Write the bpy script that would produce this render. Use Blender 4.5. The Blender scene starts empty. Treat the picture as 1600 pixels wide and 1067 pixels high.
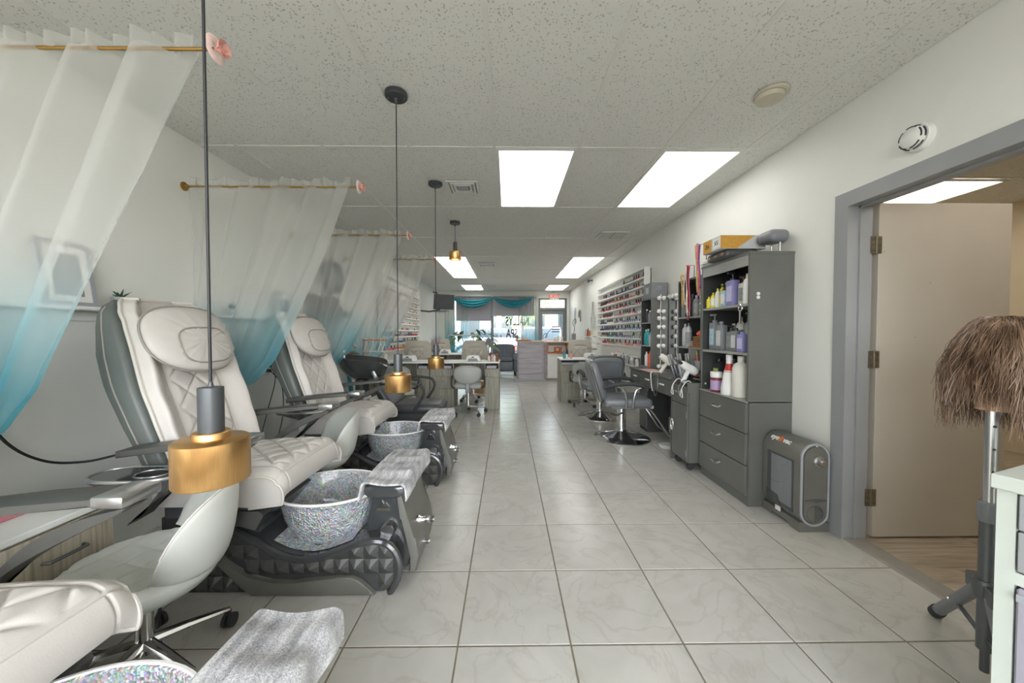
import bpy, bmesh, math, random
from mathutils import Vector, Matrix
random.seed(7)
SC = bpy.context.scene
COL = SC.collection
R = math.radians
# ------------------------------------------------------------------ camera
cd = bpy.data.cameras.new('camera'); cam = bpy.data.objects.new('camera', cd); COL.objects.link(cam)
cd.sensor_width = 36.0; cd.lens = 562.0/1600*36.0; cd.clip_start = 0.02; cd.clip_end = 200
cam.location = (0, 0, 1.225); cam.rotation_euler = (R(90-1.325), 0, R(-0.71))
SC.camera = cam
# ------------------------------------------------------------------ world, sun, exposure
W = bpy.data.worlds.new('sky'); SC.world = W; W.use_nodes = True
wn = W.node_tree; wn.nodes.clear()
wo = wn.nodes.new('ShaderNodeOutputWorld'); wb = wn.nodes.new('ShaderNodeBackground')
sk = wn.nodes.new('ShaderNodeTexSky'); sk.sky_type = 'NISHITA'; sk.sun_disc = False
sk.sun_elevation = R(50); sk.sun_rotation = R(120)
hs_ = wn.nodes.new('ShaderNodeHueSaturation'); hs_.inputs['Saturation'].default_value = .25
wn.links.new(sk.outputs[0], hs_.inputs['Color']); wn.links.new(hs_.outputs[0], wb.inputs[0]); wb.inputs[1].default_value = 1.65
wn.links.new(wb.outputs[0], wo.inputs[0])
sd = bpy.data.lights.new('sun', 'SUN'); sd.energy = 6.0; sd.angle = R(1.0); sd.color = (1, .96, .9)
sun = bpy.data.objects.new('sun', sd); COL.objects.link(sun); sun.rotation_euler = (R(42), 0, R(-65))
SC.view_settings.view_transform = 'Standard'; SC.view_settings.look = 'None'
SC.view_settings.gamma = 1.0; SC.view_settings.use_curve_mapping = False
SC.view_settings.exposure = 0.2
LAMP = 3.35          # radiance of the fluorescent panels

# ------------------------------------------------------------------ materials
MATS = {}
def _new(name):
    m = bpy.data.materials.new(name); m.use_nodes = True
    nt = m.node_tree; b = nt.nodes['Principled BSDF']; MATS[name] = m
    return m, nt, b
def N(nt, t, **kw):
    n = nt.nodes.new(t)
    for k, v in kw.items():
        if k.startswith('i_'):
            key = k[2:]
            key = int(key) if key.isdigit() else key
            n.inputs[key].default_value = v
        else: setattr(n, k, v)
    return n
def lk(nt, a, b): nt.links.new(a, b)
def ramp(nt, fac, stops, interp='LINEAR'):
    r = N(nt, 'ShaderNodeValToRGB'); cr = r.color_ramp; cr.interpolation = interp
    while len(cr.elements) < len(stops): cr.elements.new(.5)
    for e, (p, c) in zip(cr.elements, stops): e.position = p; e.color = (*c, 1) if len(c) == 3 else c
    lk(nt, fac, r.inputs[0]); return r
def tc(nt, kind='Object', rnd=False, scale=(1, 1, 1), rot=(0, 0, 0)):
    t = N(nt, 'ShaderNodeTexCoord'); mp = N(nt, 'ShaderNodeMapping')
    mp.inputs['Scale'].default_value = scale; mp.inputs['Rotation'].default_value = rot
    lk(nt, t.outputs[kind], mp.inputs[0])
    if rnd:
        oi = N(nt, 'ShaderNodeObjectInfo'); mm = N(nt, 'ShaderNodeMath', operation='MULTIPLY', i_1=37.0)
        lk(nt, oi.outputs['Random'], mm.inputs[0])
        cx = N(nt, 'ShaderNodeCombineXYZ'); lk(nt, mm.outputs[0], cx.inputs[0]); lk(nt, mm.outputs[0], cx.inputs[2])
        lk(nt, cx.outputs[0], mp.inputs['Location'])
    return mp.outputs[0]
def bump(nt, b, h, strength=.3, dist=.01):
    bp = N(nt, 'ShaderNodeBump'); bp.inputs['Strength'].default_value = strength; bp.inputs['Distance'].default_value = dist
    lk(nt, h, bp.inputs['Height']); lk(nt, bp.outputs[0], b.inputs['Normal'])
def mat(name, col, rough=.5, metal=0., noise=.06, nscale=12., bstr=0., bscale=120., coat=0., spec=None, trans=0., emit=0.):
    """plain procedural material: colour with a little mottling and optional fine relief"""
    m, nt, b = _new(name)
    co = tc(nt)
    n = N(nt, 'ShaderNodeTexNoise', i_Scale=nscale, i_Detail=4.0); lk(nt, co, n.inputs['Vector'])
    a = tuple(max(0, c*(1-noise)) for c in col); c2 = tuple(min(1, c*(1+noise)) for c in col)
    r = ramp(nt, n.outputs[0], [(.3, a), (.7, c2)]); lk(nt, r.outputs[0], b.inputs['Base Color'])
    b.inputs['Roughness'].default_value = rough; b.inputs['Metallic'].default_value = metal
    if coat: b.inputs['Coat Weight'].default_value = coat; b.inputs['Coat Roughness'].default_value = .08
    if trans: b.inputs['Transmission Weight'].default_value = trans
    if emit:
        b.inputs['Emission Color'].default_value = (*col, 1); b.inputs['Emission Strength'].default_value = emit
    if bstr:
        n2 = N(nt, 'ShaderNodeTexNoise', i_Scale=bscale, i_Detail=3.0); lk(nt, co, n2.inputs['Vector'])
        bump(nt, b, n2.outputs[0], bstr, .004)
    return m
def hexc(h):
    h = h.lstrip('#'); v = [int(h[i:i+2], 16)/255 for i in (0, 2, 4)]
    return tuple(c/12.92 if c <= .04045 else ((c+.055)/1.055)**2.4 for c in v)

mat('wall_paint', hexc('e9e9e3'), .55, noise=.02, nscale=2.5, bstr=.08, bscale=260)
mat('warm_wall', hexc('d9cbb2'), .6, noise=.03, nscale=2.5, bstr=.06)
mat('frame_grey', hexc('97999a'), .35, noise=.03, nscale=4, bstr=.05, bscale=90)
mat('door_paint', hexc('b9b2a6'), .42, noise=.04, nscale=3, bstr=.04, bscale=60)
mat('grout', hexc('7d7466'), .9, noise=.12, nscale=30)
mat('grid_white', hexc('e4e4de'), .5, noise=.03)
mat('grid_slot', hexc('9d9c98'), .7, noise=.03)
mat('trim_white', hexc('ecece8'), .4, noise=.03)
mat('brass_hinge', hexc('8f8878'), .35, .9, noise=.15, nscale=40)
mat('chrome', (.78, .78, .78), .12, 1., noise=.02)
mat('satin_chrome', (.62, .62, .62), .28, 1., noise=.03)
mat('steel_dark', hexc('6d7072'), .4, .7)
mat('black_gloss', (.05, .053, .054), .14, coat=.6, noise=.1)
mat('black_satin', hexc('4a4c4e'), .35, noise=.1)
mat('black_rubber', hexc('36383a'), .7, noise=.1)
mat('charcoal_plastic', hexc('6b6a64'), .36, noise=.06, bstr=.1, bscale=500)
mat('shell_green', hexc('5d635f'), .42, noise=.05)
mat('cream_leather', hexc('c8c3bd'), .45, noise=.04, nscale=6, bstr=.12, bscale=260)
mat('grey_leather', hexc('cdcfc8'), .42, noise=.04, nscale=6, bstr=.12, bscale=260)
mat('seam_dark', hexc('96918a'), .6)
mat('pale_piping', hexc('c9c4bc'), .5)
mat('taupe_leather', hexc('b3ada1'), .5, noise=.05, nscale=5, bstr=.12, bscale=220)
mat('black_leather', hexc('6d7074'), .34, noise=.08, nscale=8, bstr=.15, bscale=200)
mat('navy_leather', hexc('5b6069'), .38, noise=.1, nscale=8, bstr=.15, bscale=120)
mat('arm_grey', hexc('4c4c48'), .42, noise=.05)
mat('facet_black', hexc('4a4b48'), .25, noise=.05)
mat('stool_grey', hexc('9fa19c'), .45, noise=.04, nscale=6, bstr=.12, bscale=220)
mat('lamp_black', hexc('4a4d50'), .38, .3)
mat('slate_laminate', hexc('676863'), .33, noise=.12, nscale=3, bstr=.05, bscale=40)
mat('slate_edge', hexc('9b9c98'), .4, noise=.05)
mat('dark_board_and_shade', hexc('3c3e3d'), .5, noise=.1)  # dark boards; tone deepened to carry the shade inside open shelves
mat('white_plastic', hexc('e6e6e2'), .35, noise=.02)
mat('unit_white', hexc('c2c8bf'), .4, noise=.02)
mat('off_white', hexc('d9d6cc'), .45, noise=.03)
mat('yellowed', hexc('c9c3ae'), .45, noise=.05)
mat('grey_plastic', hexc('9ea1a6'), .4, noise=.04)
mat('lilac_grey', hexc('9d9ba6'), .45, noise=.06)
mat('dark_grey_plastic', hexc('7d8084'), .4, noise=.06)
mat('pink_cloth', hexc('d98a94'), .85, noise=.12, nscale=40, bstr=.3, bscale=300)
mat('pink_mat', hexc('dcb4b0'), .7, noise=.06)
mat('blind_grey', hexc('a5a3ab'), .8, noise=.03, nscale=60)
mat('orange_wood', hexc('b5652f'), .42, noise=.3, nscale=14)
mat('leaf_green', hexc('5f7d46'), .5, noise=.25, nscale=20)
mat('leaf_dark', hexc('3f6140'), .5, noise=.25, nscale=20)
mat('soil', hexc('3d3028'), .95, noise=.3, nscale=60)
mat('terracotta_cream', hexc('c8bda8'), .6, noise=.1)
mat('teal_swag', hexc('2f8f9c'), .65, noise=.08, nscale=5, bstr=.2, bscale=200)
mat('mirror', (.82, .84, .85), .03, 1., noise=.01)
mat('screen_dark', hexc('55585c'), .25, noise=.05)
mat('bulb_glass', hexc('efeeea'), .2, noise=.01)
mat('red_plastic', hexc('c2382f'), .4, noise=.05)
mat('amber_box', hexc('c8963e'), .6, noise=.1, nscale=50)
mat('paper_grey', hexc('c4c6c8'), .7, noise=.03)
mat('paper_white', hexc('e3e2de'), .8, noise=.03)
mat('label_grey', hexc('8e9092'), .6, noise=.25, nscale=60)
mat('skin', hexc('c9a184'), .55, noise=.06, nscale=30)
mat('hair_under', hexc('5d4a3c'), .7, noise=.3, nscale=60)
mat('rod_gold', hexc('a8854a'), .32, .85, noise=.1)
mat('rose_pink', hexc('e3a79c'), .75, noise=.15, nscale=60)
mat('rose_pale', hexc('ead2cb'), .75, noise=.08, nscale=60)
mat('wicker', hexc('8a6440'), .7, noise=.35, nscale=80, bstr=.4, bscale=90)
mat('asphalt', hexc('9a9a98'), .9, noise=.12, nscale=6)
mat('facade', hexc('e6e2d6'), .8, noise=.05)
mat('facade_ochre', hexc('d9c58f'), .8, noise=.05)
mat('car_silver', hexc('c3c7cc'), .25, .4, coat=.5)
mat('car_red', hexc('b8413a'), .25, .1, coat=.5)
mat('car_glass', hexc('39424a'), .08, noise=.1)
mat('tree_leaf', hexc('8aa04f'), .7, noise=.3, nscale=8)
mat('bark', hexc('6b5a48'), .9, noise=.3, nscale=20)
mat('cable_black', hexc('1c1d1f'), .5)
mat('cable_white', hexc('d8d8d4'), .5)
mat('exit_red', hexc('e2492f'), .5, emit=.6)
mat('letter_dark', hexc('1c1d1e'), .6)
mat('letter_white', hexc('e9e9e6'), .5)
mat('letter_orange', hexc('d9772f'), .5)
mat('cardboard', hexc('b08d62'), .8, noise=.12)
mat('art_grey', hexc('8b8c8c'), .7, noise=.2, nscale=9)

def m_tile():
    m, nt, b = _new('marble_tile')
    co = tc(nt, rnd=True)
    n = N(nt, 'ShaderNodeTexNoise', i_Scale=3.2, i_Detail=7.0, i_Distortion=1.6); lk(nt, co, n.inputs['Vector'])
    base = ramp(nt, n.outputs[0], [(.25, hexc('b7b5ae')), (.5, hexc('bfbdb6')), (.75, hexc('c6c4be'))])
    n2 = N(nt, 'ShaderNodeTexNoise', i_Scale=2.1, i_Detail=6.0, i_Distortion=2.4); lk(nt, co, n2.inputs['Vector'])
    a = N(nt, 'ShaderNodeMath', operation='SUBTRACT', i_1=.5); lk(nt, n2.outputs[0], a.inputs[0])
    ab = N(nt, 'ShaderNodeMath', operation='ABSOLUTE'); lk(nt, a.outputs[0], ab.inputs[0])
    v = ramp(nt, ab.outputs[0], [(0., (.22, .22, .22)), (.03, (0, 0, 0))])
    mx = N(nt, 'ShaderNodeMix', data_type='RGBA'); lk(nt, v.outputs[0], mx.inputs[0])
    lk(nt, base.outputs[0], mx.inputs[6]); mx.inputs[7].default_value = (*hexc('978d7b'), 1)
    lk(nt, mx.outputs[2], b.inputs['Base Color'])
    b.inputs['Roughness'].default_value = .24; b.inputs['Specular IOR Level'].default_value = .45
m_tile()
def m_ceil():
    m, nt, b = _new('acoustic_panel')
    co = tc(nt, rnd=True)
    nz = N(nt, 'ShaderNodeTexNoise', i_Scale=60.0, i_Detail=2.0); lk(nt, co, nz.inputs['Vector'])
    vm = N(nt, 'ShaderNodeVectorMath', operation='SCALE'); vm.inputs['Scale'].default_value = .022; lk(nt, nz.outputs['Color'], vm.inputs[0])
    va = N(nt, 'ShaderNodeVectorMath', operation='ADD'); lk(nt, co, va.inputs[0]); lk(nt, vm.outputs[0], va.inputs[1])
    vo = N(nt, 'ShaderNodeTexVoronoi', i_Scale=66.0); lk(nt, va.outputs[0], vo.inputs['Vector'])
    n2 = N(nt, 'ShaderNodeTexNoise', i_Scale=28.0, i_Detail=2.0); lk(nt, co, n2.inputs['Vector'])
    th = N(nt, 'ShaderNodeMath', operation='MULTIPLY_ADD', i_1=.34, i_2=.0); lk(nt, n2.outputs[0], th.inputs[0])
    df = N(nt, 'ShaderNodeMath', operation='SUBTRACT'); lk(nt, vo.outputs['Distance'], df.inputs[0]); lk(nt, th.outputs[0], df.inputs[1])
    hole = ramp(nt, df.outputs[0], [(0., (0, 0, 0)), (.12, (1, 1, 1))])
    col = ramp(nt, hole.outputs[0], [(0., hexc('babab4')), (1., hexc('e8e8e2'))])
    lk(nt, col.outputs[0], b.inputs['Base Color']); b.inputs['Roughness'].default_value = .9
    bump(nt, b, hole.outputs[0], .5, .004)
m_ceil()
def m_wood(name, c0, c1, c2, scale=(1, 1, 1), dens=9., rough=.5, rot=(0, 0, 0)):
    """streaky laminate: noise stretched along one axis"""
    m, nt, b = _new(name)
    co = tc(nt, rnd=True, scale=scale, rot=rot)
    n = N(nt, 'ShaderNodeTexNoise', i_Scale=dens, i_Detail=6.0, i_Distortion=.5); lk(nt, co, n.inputs['Vector'])
    r = ramp(nt, n.outputs[0], [(.28, hexc(c0)), (.5, hexc(c1)), (.72, hexc(c2))]); lk(nt, r.outputs[0], b.inputs['Base Color'])
    b.inputs['Roughness'].default_value = rough; bump(nt, b, n.outputs[0], .08, .003)
m_wood('olive_laminate', '6c695d', '8e8a7c', 'a9a597', (9, 9, .5), 6.)
m_wood('beige_laminate', '8f8674', 'bbb29e', 'd3ccbb', (9, 9, .35), 6.)
m_wood('grey_slats', '8f8890', 'a7a0a6', 'b9b3b6', (.6, .6, 9), 5.)
m_wood('plank_wood', '8f8170', 'ab9d8b', 'c4b8a6', (.7, 7, 7), 4., .4)
def m_brass():
    m, nt, b = _new('brushed_brass')
    co = tc(nt, scale=(1, 1, .02))
    n = N(nt, 'ShaderNodeTexNoise', i_Scale=1300.0, i_Detail=3.0); lk(nt, co, n.inputs['Vector'])
    r = ramp(nt, n.outputs[0], [(.3, hexc('cda065')), (.7, hexc('dab077'))]); lk(nt, r.outputs[0], b.inputs['Base Color'])
    b.inputs['Metallic'].default_value = 1; b.inputs['Roughness'].default_value = .3
    b.inputs['Anisotropic'].default_value = .6
m_brass()
def m_holo():
    m, nt, b = _new('holographic_crystal')
    co = tc(nt)
    nz = N(nt, 'ShaderNodeTexNoise', i_Scale=22.0, i_Detail=2.0, i_Distortion=1.5); lk(nt, co, nz.inputs['Vector'])
    vo = N(nt, 'ShaderNodeTexVoronoi', i_Scale=120.0); lk(nt, co, vo.inputs['Vector'])
    hs = N(nt, 'ShaderNodeHueSaturation'); hs.inputs['Saturation'].default_value = .8; hs.inputs['Value'].default_value = 1.0
    lk(nt, vo.outputs['Color'], hs.inputs['Color'])
    mx = N(nt, 'ShaderNodeMix', data_type='RGBA', blend_type='MIX'); mx.inputs[0].default_value = .45
    lk(nt, hs.outputs[0], mx.inputs[6]); mx.inputs[7].default_value = (.9, .94, .95, 1)
    fl = ramp(nt, nz.outputs[0], [(.42, hexc('aab4b8')), (.5, hexc('fafbfa')), (.58, hexc('ccd4d6'))])
    m2 = N(nt, 'ShaderNodeMix', data_type='RGBA', blend_type='MULTIPLY'); m2.inputs[0].default_value = .55
    lk(nt, mx.outputs[2], m2.inputs[6]); lk(nt, fl.outputs[0], m2.inputs[7])
    lk(nt, m2.outputs[2], b.inputs['Base Color'])
    b.inputs['Metallic'].default_value = .15; b.inputs['Roughness'].default_value = .16
    b.inputs['Coat Weight'].default_value = .6
    ad = N(nt, 'ShaderNodeMath', operation='MULTIPLY_ADD', i_1=1.6); lk(nt, nz.outputs[0], ad.inputs[0]); lk(nt, vo.outputs['Distance'], ad.inputs[2])
    bump(nt, b, ad.outputs[0], .9, .012)
m_holo()
def m_towel():
    m, nt, b = _new('terry_towel')
    co = tc(nt)
    n = N(nt, 'ShaderNodeTexNoise', i_Scale=210.0, i_Detail=4.0, i_Roughness=.7); lk(nt, co, n.inputs['Vector'])
    n2 = N(nt, 'ShaderNodeTexNoise', i_Scale=14.0, i_Detail=3.0); lk(nt, tc(nt, scale=(4, .6, 1)), n2.inputs['Vector'])
    a = N(nt, 'ShaderNodeMath', operation='MULTIPLY_ADD', i_1=.5); lk(nt, n.outputs[0], a.inputs[0])
    m5 = N(nt, 'ShaderNodeMath', operation='MULTIPLY', i_1=.5); lk(nt, n2.outputs[0], m5.inputs[0]); lk(nt, m5.outputs[0], a.inputs[2])
    r = ramp(nt, a.outputs[0], [(.36, hexc('8f9093')), (.5, hexc('c4c4c6')), (.62, hexc('ececea'))]); lk(nt, r.outputs[0], b.inputs['Base Color'])
    b.inputs['Roughness'].default_value = .95; bump(nt, b, n.outputs[0], .9, .008)
m_towel()
def m_sheer(name, ombre=True, op_hi=.5, op_lo=.72, z0=1.12, z1=1.62):
    m, nt, b = _new(name); nt.nodes.remove(b)
    out = nt.nodes['Material Output']
    geo = N(nt, 'ShaderNodeNewGeometry'); sx = N(nt, 'ShaderNodeSeparateXYZ'); lk(nt, geo.outputs['Position'], sx.inputs[0])
    nz = N(nt, 'ShaderNodeTexNoise', i_Scale=3.0); lk(nt, geo.outputs['Position'], nz.inputs['Vector'])
    ad = N(nt, 'ShaderNodeMath', operation='MULTIPLY_ADD', i_1=.22); lk(nt, nz.outputs[0], ad.inputs[0]); lk(nt, sx.outputs[2], ad.inputs[2])
    mr = N(nt, 'ShaderNodeMapRange'); mr.inputs['From Min'].default_value = z0+.11; mr.inputs['From Max'].default_value = z1+.11; lk(nt, ad.outputs[0], mr.inputs[0])
    low = hexc('56afc2') if ombre else hexc('e4e8ea')
    cr = ramp(nt, mr.outputs[0], [(0., low), (.5, hexc('a9d2d8') if ombre else hexc('e8eaeb')), (1., hexc('e2e3df'))])
    op = ramp(nt, mr.outputs[0], [(0., (op_lo,)*3), (1., (op_hi,)*3)])
    df = N(nt, 'ShaderNodeBsdfDiffuse'); tl = N(nt, 'ShaderNodeBsdfTranslucent'); tr = N(nt, 'ShaderNodeBsdfTransparent')
    lk(nt, cr.outputs[0], df.inputs[0]); lk(nt, cr.outputs[0], tl.inputs[0])
    m1 = N(nt, 'ShaderNodeMixShader'); m1.inputs[0].default_value = .5; lk(nt, df.outputs[0], m1.inputs[1]); lk(nt, tl.outputs[0], m1.inputs[2])
    m2 = N(nt, 'ShaderNodeMixShader'); lk(nt, op.outputs[0], m2.inputs[0]); lk(nt, tr.outputs[0], m2.inputs[1]); lk(nt, m1.outputs[0], m2.inputs[2])
    lk(nt, m2.outputs[0], out.inputs[0])
m_sheer('ombre_voile', True, .36, .62, .98, 1.52)
m_sheer('window_voile', True, .4, .6, .9, 1.9)
def m_glass(name, tint=(.9, .95, .95), op=.12):
    m, nt, b = _new(name); nt.nodes.remove(b); out = nt.nodes['Material Output']
    tr = N(nt, 'ShaderNodeBsdfTransparent'); tr.inputs[0].default_value = (*tint, 1)
    gl = N(nt, 'ShaderNodeBsdfGlossy'); gl.inputs['Roughness'].default_value = .03
    lw = N(nt, 'ShaderNodeFresnel'); lw.inputs[0].default_value = 1.45
    mx = N(nt, 'ShaderNodeMixShader'); lk(nt, lw.outputs[0], mx.inputs[0]); lk(nt, tr.outputs[0], mx.inputs[1]); lk(nt, gl.outputs[0], mx.inputs[2])
    lk(nt, mx.outputs[0], out.inputs[0])
m_glass('window_glass'); m_glass('clear_plastic', (.86, .9, .9))
def m_light(name, col, s, stripes=True):
    m, nt, b = _new(name)
    b.inputs['Base Color'].default_value = (.9, .9, .88, 1)
    b.inputs['Emission Color'].default_value = (*col, 1)
    if stripes:
        t = N(nt, 'ShaderNodeTexCoord'); s2 = N(nt, 'ShaderNodeSeparateXYZ'); lk(nt, t.outputs['Object'], s2.inputs[0])
        ab = N(nt, 'ShaderNodeMath', operation='ABSOLUTE'); lk(nt, s2.outputs[0], ab.inputs[0])
        su = N(nt, 'ShaderNodeMath', operation='SUBTRACT', i_1=.13); lk(nt, ab.outputs[0], su.inputs[0])
        a2 = N(nt, 'ShaderNodeMath', operation='ABSOLUTE'); lk(nt, su.outputs[0], a2.inputs[0])
        mr = N(nt, 'ShaderNodeMapRange'); mr.inputs['From Min'].default_value = .02; mr.inputs['From Max'].default_value = .15
        mr.inputs['To Min'].default_value = s*1.35; mr.inputs['To Max'].default_value = s*.62; lk(nt, a2.outputs[0], mr.inputs[0])
        lk(nt, mr.outputs[0], b.inputs['Emission Strength'])
    else: b.inputs['Emission Strength'].default_value = s
m_light('fluorescent_diffuser', (1, .985, .95), LAMP)
m_light('warm_diffuser', (1, .93, .82), LAMP*1.5)
m_light('lit_bulb', (1, .9, .72), 12., False)
def m_hair():
    m, nt, b = _new('brown_hair')
    hi = N(nt, 'ShaderNodeTexNoise', i_Scale=34.0, i_Detail=3.0); lk(nt, tc(nt, scale=(1, 1, .25)), hi.inputs['Vector'])
    r = ramp(nt, hi.outputs[0], [(.3, hexc('54402f')), (.5, hexc('7a614d')), (.7, hexc('9c826b'))]); lk(nt, r.outputs[0], b.inputs['Base Color'])
    b.inputs['Roughness'].default_value = .45
m_hair()

# ------------------------------------------------------------------ mesh builder
class MB:
    def __init__(s): s.v = []; s.f = []; s.m = []
    def add(s, vs, fs, mi=0):
        o = len(s.v); s.v += [tuple(v) for v in vs]; s.f += [tuple(i+o for i in f) for f in fs]; s.m += [mi]*len(fs); return s
    def box(s, x0, x1, y0, y1, z0, z1, mi=0):
        vs = [(x, y, z) for x in (x0, x1) for y in (y0, y1) for z in (z0, z1)]
        return s.add(vs, [(0, 1, 3, 2), (4, 6, 7, 5), (0, 4, 5, 1), (2, 3, 7, 6), (0, 2, 6, 4), (1, 5, 7, 3)], mi)
    def rbox(s, x0, x1, y0, y1, z0, z1, r=.01, seg=2, mi=0, M=None):
        bm = bmesh.new(); bmesh.ops.create_cube(bm, size=1)
        for v in bm.verts: v.co = Vector(((x0+x1)/2+v.co.x*(x1-x0), (y0+y1)/2+v.co.y*(y1-y0), (z0+z1)/2+v.co.z*(z1-z0)))
        bmesh.ops.bevel(bm, geom=list(bm.edges), offset=r, segments=seg, profile=.5, affect='EDGES')
        return s.bm(bm, mi, M)
    def bm(s, bm, mi=0, M=None):
        bm.verts.index_update()
        s.add([(M @ v.co if M else v.co) for v in bm.verts], [[v.index for v in f.verts] for f in bm.faces], mi); bm.free(); return s
    def prism(s, poly, a0, a1, ax='y', mi=0, r=0):
        """polygon in the plane across ax, extruded from a0 to a1"""
        def P(p, a): return (p[0], a, p[1]) if ax == 'y' else ((a, p[0], p[1]) if ax == 'x' else (p[0], p[1], a))
        n = len(poly)
        if r:
            bm = bmesh.new(); lo = [bm.verts.new(P(p, a0)) for p in poly]; hi = [bm.verts.new(P(p, a1)) for p in poly]
            bm.faces.new(lo); bm.faces.new(hi[::-1])
            caps = []
            for i in range(n): bm.faces.new((lo[i], hi[i], hi[(i+1) % n], lo[(i+1) % n]))
            es = [e for e in bm.edges if len({v in lo for v in e.verts}) == 1 and ((e.verts[0] in lo) == (e.verts[1] in lo))]
            bmesh.ops.bevel(bm, geom=es, offset=r, segments=2, profile=.5, affect='EDGES')
            return s.bm(bm, mi)
        vs = [P(p, a0) for p in poly]+[P(p, a1) for p in poly]
        fs = [tuple(range(n)), tuple(range(2*n-1, n-1, -1))]+[(i, n+i, n+(i+1) % n, (i+1) % n) for i in range(n)]
        return s.add(vs, fs, mi)
    def loft(s, rings, mi=0, caps=True, closed=True):
        n = len(rings[0]); vs = [p for r in rings for p in r]; fs = []
        for k in range(len(rings)-1):
            for i in range(n if closed else n-1):
                j = (i+1) % n; fs.append((k*n+i, k*n+j, (k+1)*n+j, (k+1)*n+i))
        if caps and closed: fs += [tuple(range(n))[::-1], tuple((len(rings)-1)*n+i for i in range(n))]
        return s.add(vs, fs, mi)
    def lathe(s, prof, n=20, c=(0, 0, 0), ax='z', sx=1, sy=1, mi=0, caps=True):
        rings = []
        for r, h in prof:
            ring = []
            for i in range(n):
                a = 2*math.pi*i/n; u, w = r*math.cos(a)*sx, r*math.sin(a)*sy
                p = (u, w, h) if ax == 'z' else ((h, u, w) if ax == 'x' else (u, h, w))
                ring.append((p[0]+c[0], p[1]+c[1], p[2]+c[2]))
            rings.append(ring)
        return s.loft(rings, mi, caps)
    def cyl(s, p0, p1, r, n=12, r1=None, mi=0): return s.tube([p0, p1], r, n, mi=mi, r1=r1)
    def tube(s, pts, r, n=8, mi=0, r1=None, closed=False, flat=1.0):
        pts = [Vector(p) for p in pts]; rings = []; N_ = len(pts); up = None
        for i, p in enumerate(pts):
            if closed: d = pts[(i+1) % N_]-pts[i-1]
            else: d = pts[min(i+1, N_-1)]-pts[max(i-1, 0)]
            d.normalize()
            if up is None:
                up = Vector((0, 0, 1)) if abs(d.z) < .9 else Vector((1, 0, 0))
            a = d.cross(up)
            if a.length < 1e-5: a = d.cross(Vector((0, 1, 0)))
            a.normalize(); b = a.cross(d); b.normalize(); up = b
            rr = r if not isinstance(r, (list, tuple)) else r[i]
            if r1 is not None: rr = r+(r1-r)*i/max(1, N_-1)
            rings.append([p+a*math.cos(2*math.pi*k/n)*rr+b*math.sin(2*math.pi*k/n)*rr*flat for k in range(n)])
        if closed: rings.append(rings[0])
        return s.loft(rings, mi, not closed)
    def grid(s, fn, nu, nv, mi=0):
        vs = [fn(i/nu, j/nv) for j in range(nv+1) for i in range(nu+1)]
        fs = [(j*(nu+1)+i, j*(nu+1)+i+1, (j+1)*(nu+1)+i+1, (j+1)*(nu+1)+i) for j in range(nv) for i in range(nu)]
        return s.add(vs, fs, mi)
    def ball(s, c, rx, ry=None, rz=None, n=14, m=9, mi=0):
        ry = ry or rx; rz = rz or rx
        prof = [(max(.002, math.sin(math.pi*k/m)), -math.cos(math.pi*k/m)) for k in range(m+1)]
        rings = [[(c[0]+rx*r*math.cos(2*math.pi*i/n), c[1]+ry*r*math.sin(2*math.pi*i/n), c[2]+rz*h) for i in range(n)] for r, h in prof]
        return s.loft(rings, mi)
    def xf(s, M):
        s.v = [tuple(M @ Vector(v)) for v in s.v]; return s
    def mesh(s, name, mats, smooth=40, recalc=True):
        me = bpy.data.meshes.new(name); me.from_pydata(s.v, [], s.f)
        for m in (mats if isinstance(mats, (list, tuple)) else [mats]): me.materials.append(MATS[m])
        me.polygons.foreach_set('material_index', s.m)
        if recalc:
            bm = bmesh.new(); bm.from_mesh(me); bmesh.ops.recalc_face_normals(bm, faces=bm.faces); bm.to_mesh(me); bm.free()
        if smooth:
            me.polygons.foreach_set('use_smooth', [True]*len(me.polygons)); me.set_sharp_from_angle(angle=R(smooth))
        me.update(); return me
    def build(s, name, mats, parent=None, smooth=40, loc=None, rz=0, label=None, recalc=True):
        return put(name, s.mesh(name, mats, smooth, recalc), parent, loc, rz, label)
def put(name, me, parent=None, loc=None, rz=0, label=None):
    o = bpy.data.objects.new(name, me); COL.objects.link(o)
    if parent: o.parent = parent
    if loc: o.location = loc
    if rz: o.rotation_euler = (0, 0, rz)
    if label: o['label'] = label
    return o
def tag(o, label, cat, group=None, kind=None):
    o['label'] = label; o['category'] = cat
    if group: o['group'] = group
    if kind: o['kind'] = kind
    return o
def thing(name, label, cat, loc=(0, 0, 0), rz=0, group=None):
    o = bpy.data.objects.new(name, None); COL.objects.link(o); o.empty_display_size = .1
    o.location = loc; o.rotation_euler = (0, 0, rz); return tag(o, label, cat, group)
def struct(o, label=None):
    o['kind'] = 'structure'
    if label: o['label'] = label
    return o
def kids(o): return [c for c in bpy.data.objects if c.parent == o]
def dup(root, loc, rz=None, label=None, group=None):
    def cp(o, par):
        c = o.copy(); COL.objects.link(c); c.parent = par
        for k in kids(o): cp(k, c)
        return c
    r = cp(root, None); r.location = loc
    if rz is not None: r.rotation_euler = (0, 0, rz)
    if label: r['label'] = label
    if group: r['group'] = group
    return r
def bez(pts, n=24):
    """smooth curve through the points (Catmull-Rom)"""
    P = [Vector(p) for p in pts]; P = [P[0]*2-P[1]]+P+[P[-1]*2-P[-2]]; out = []; segs = len(P)-3
    for k in range(n+1):
        t = k/n*segs; i = min(int(t), segs-1); u = t-i; a, b, c, d = P[i:i+4]
        out.append(.5*((2*b)+(-a+c)*u+(2*a-5*b+4*c-d)*u*u+(-a+3*b-3*c+d)*u**3))
    return out
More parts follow.
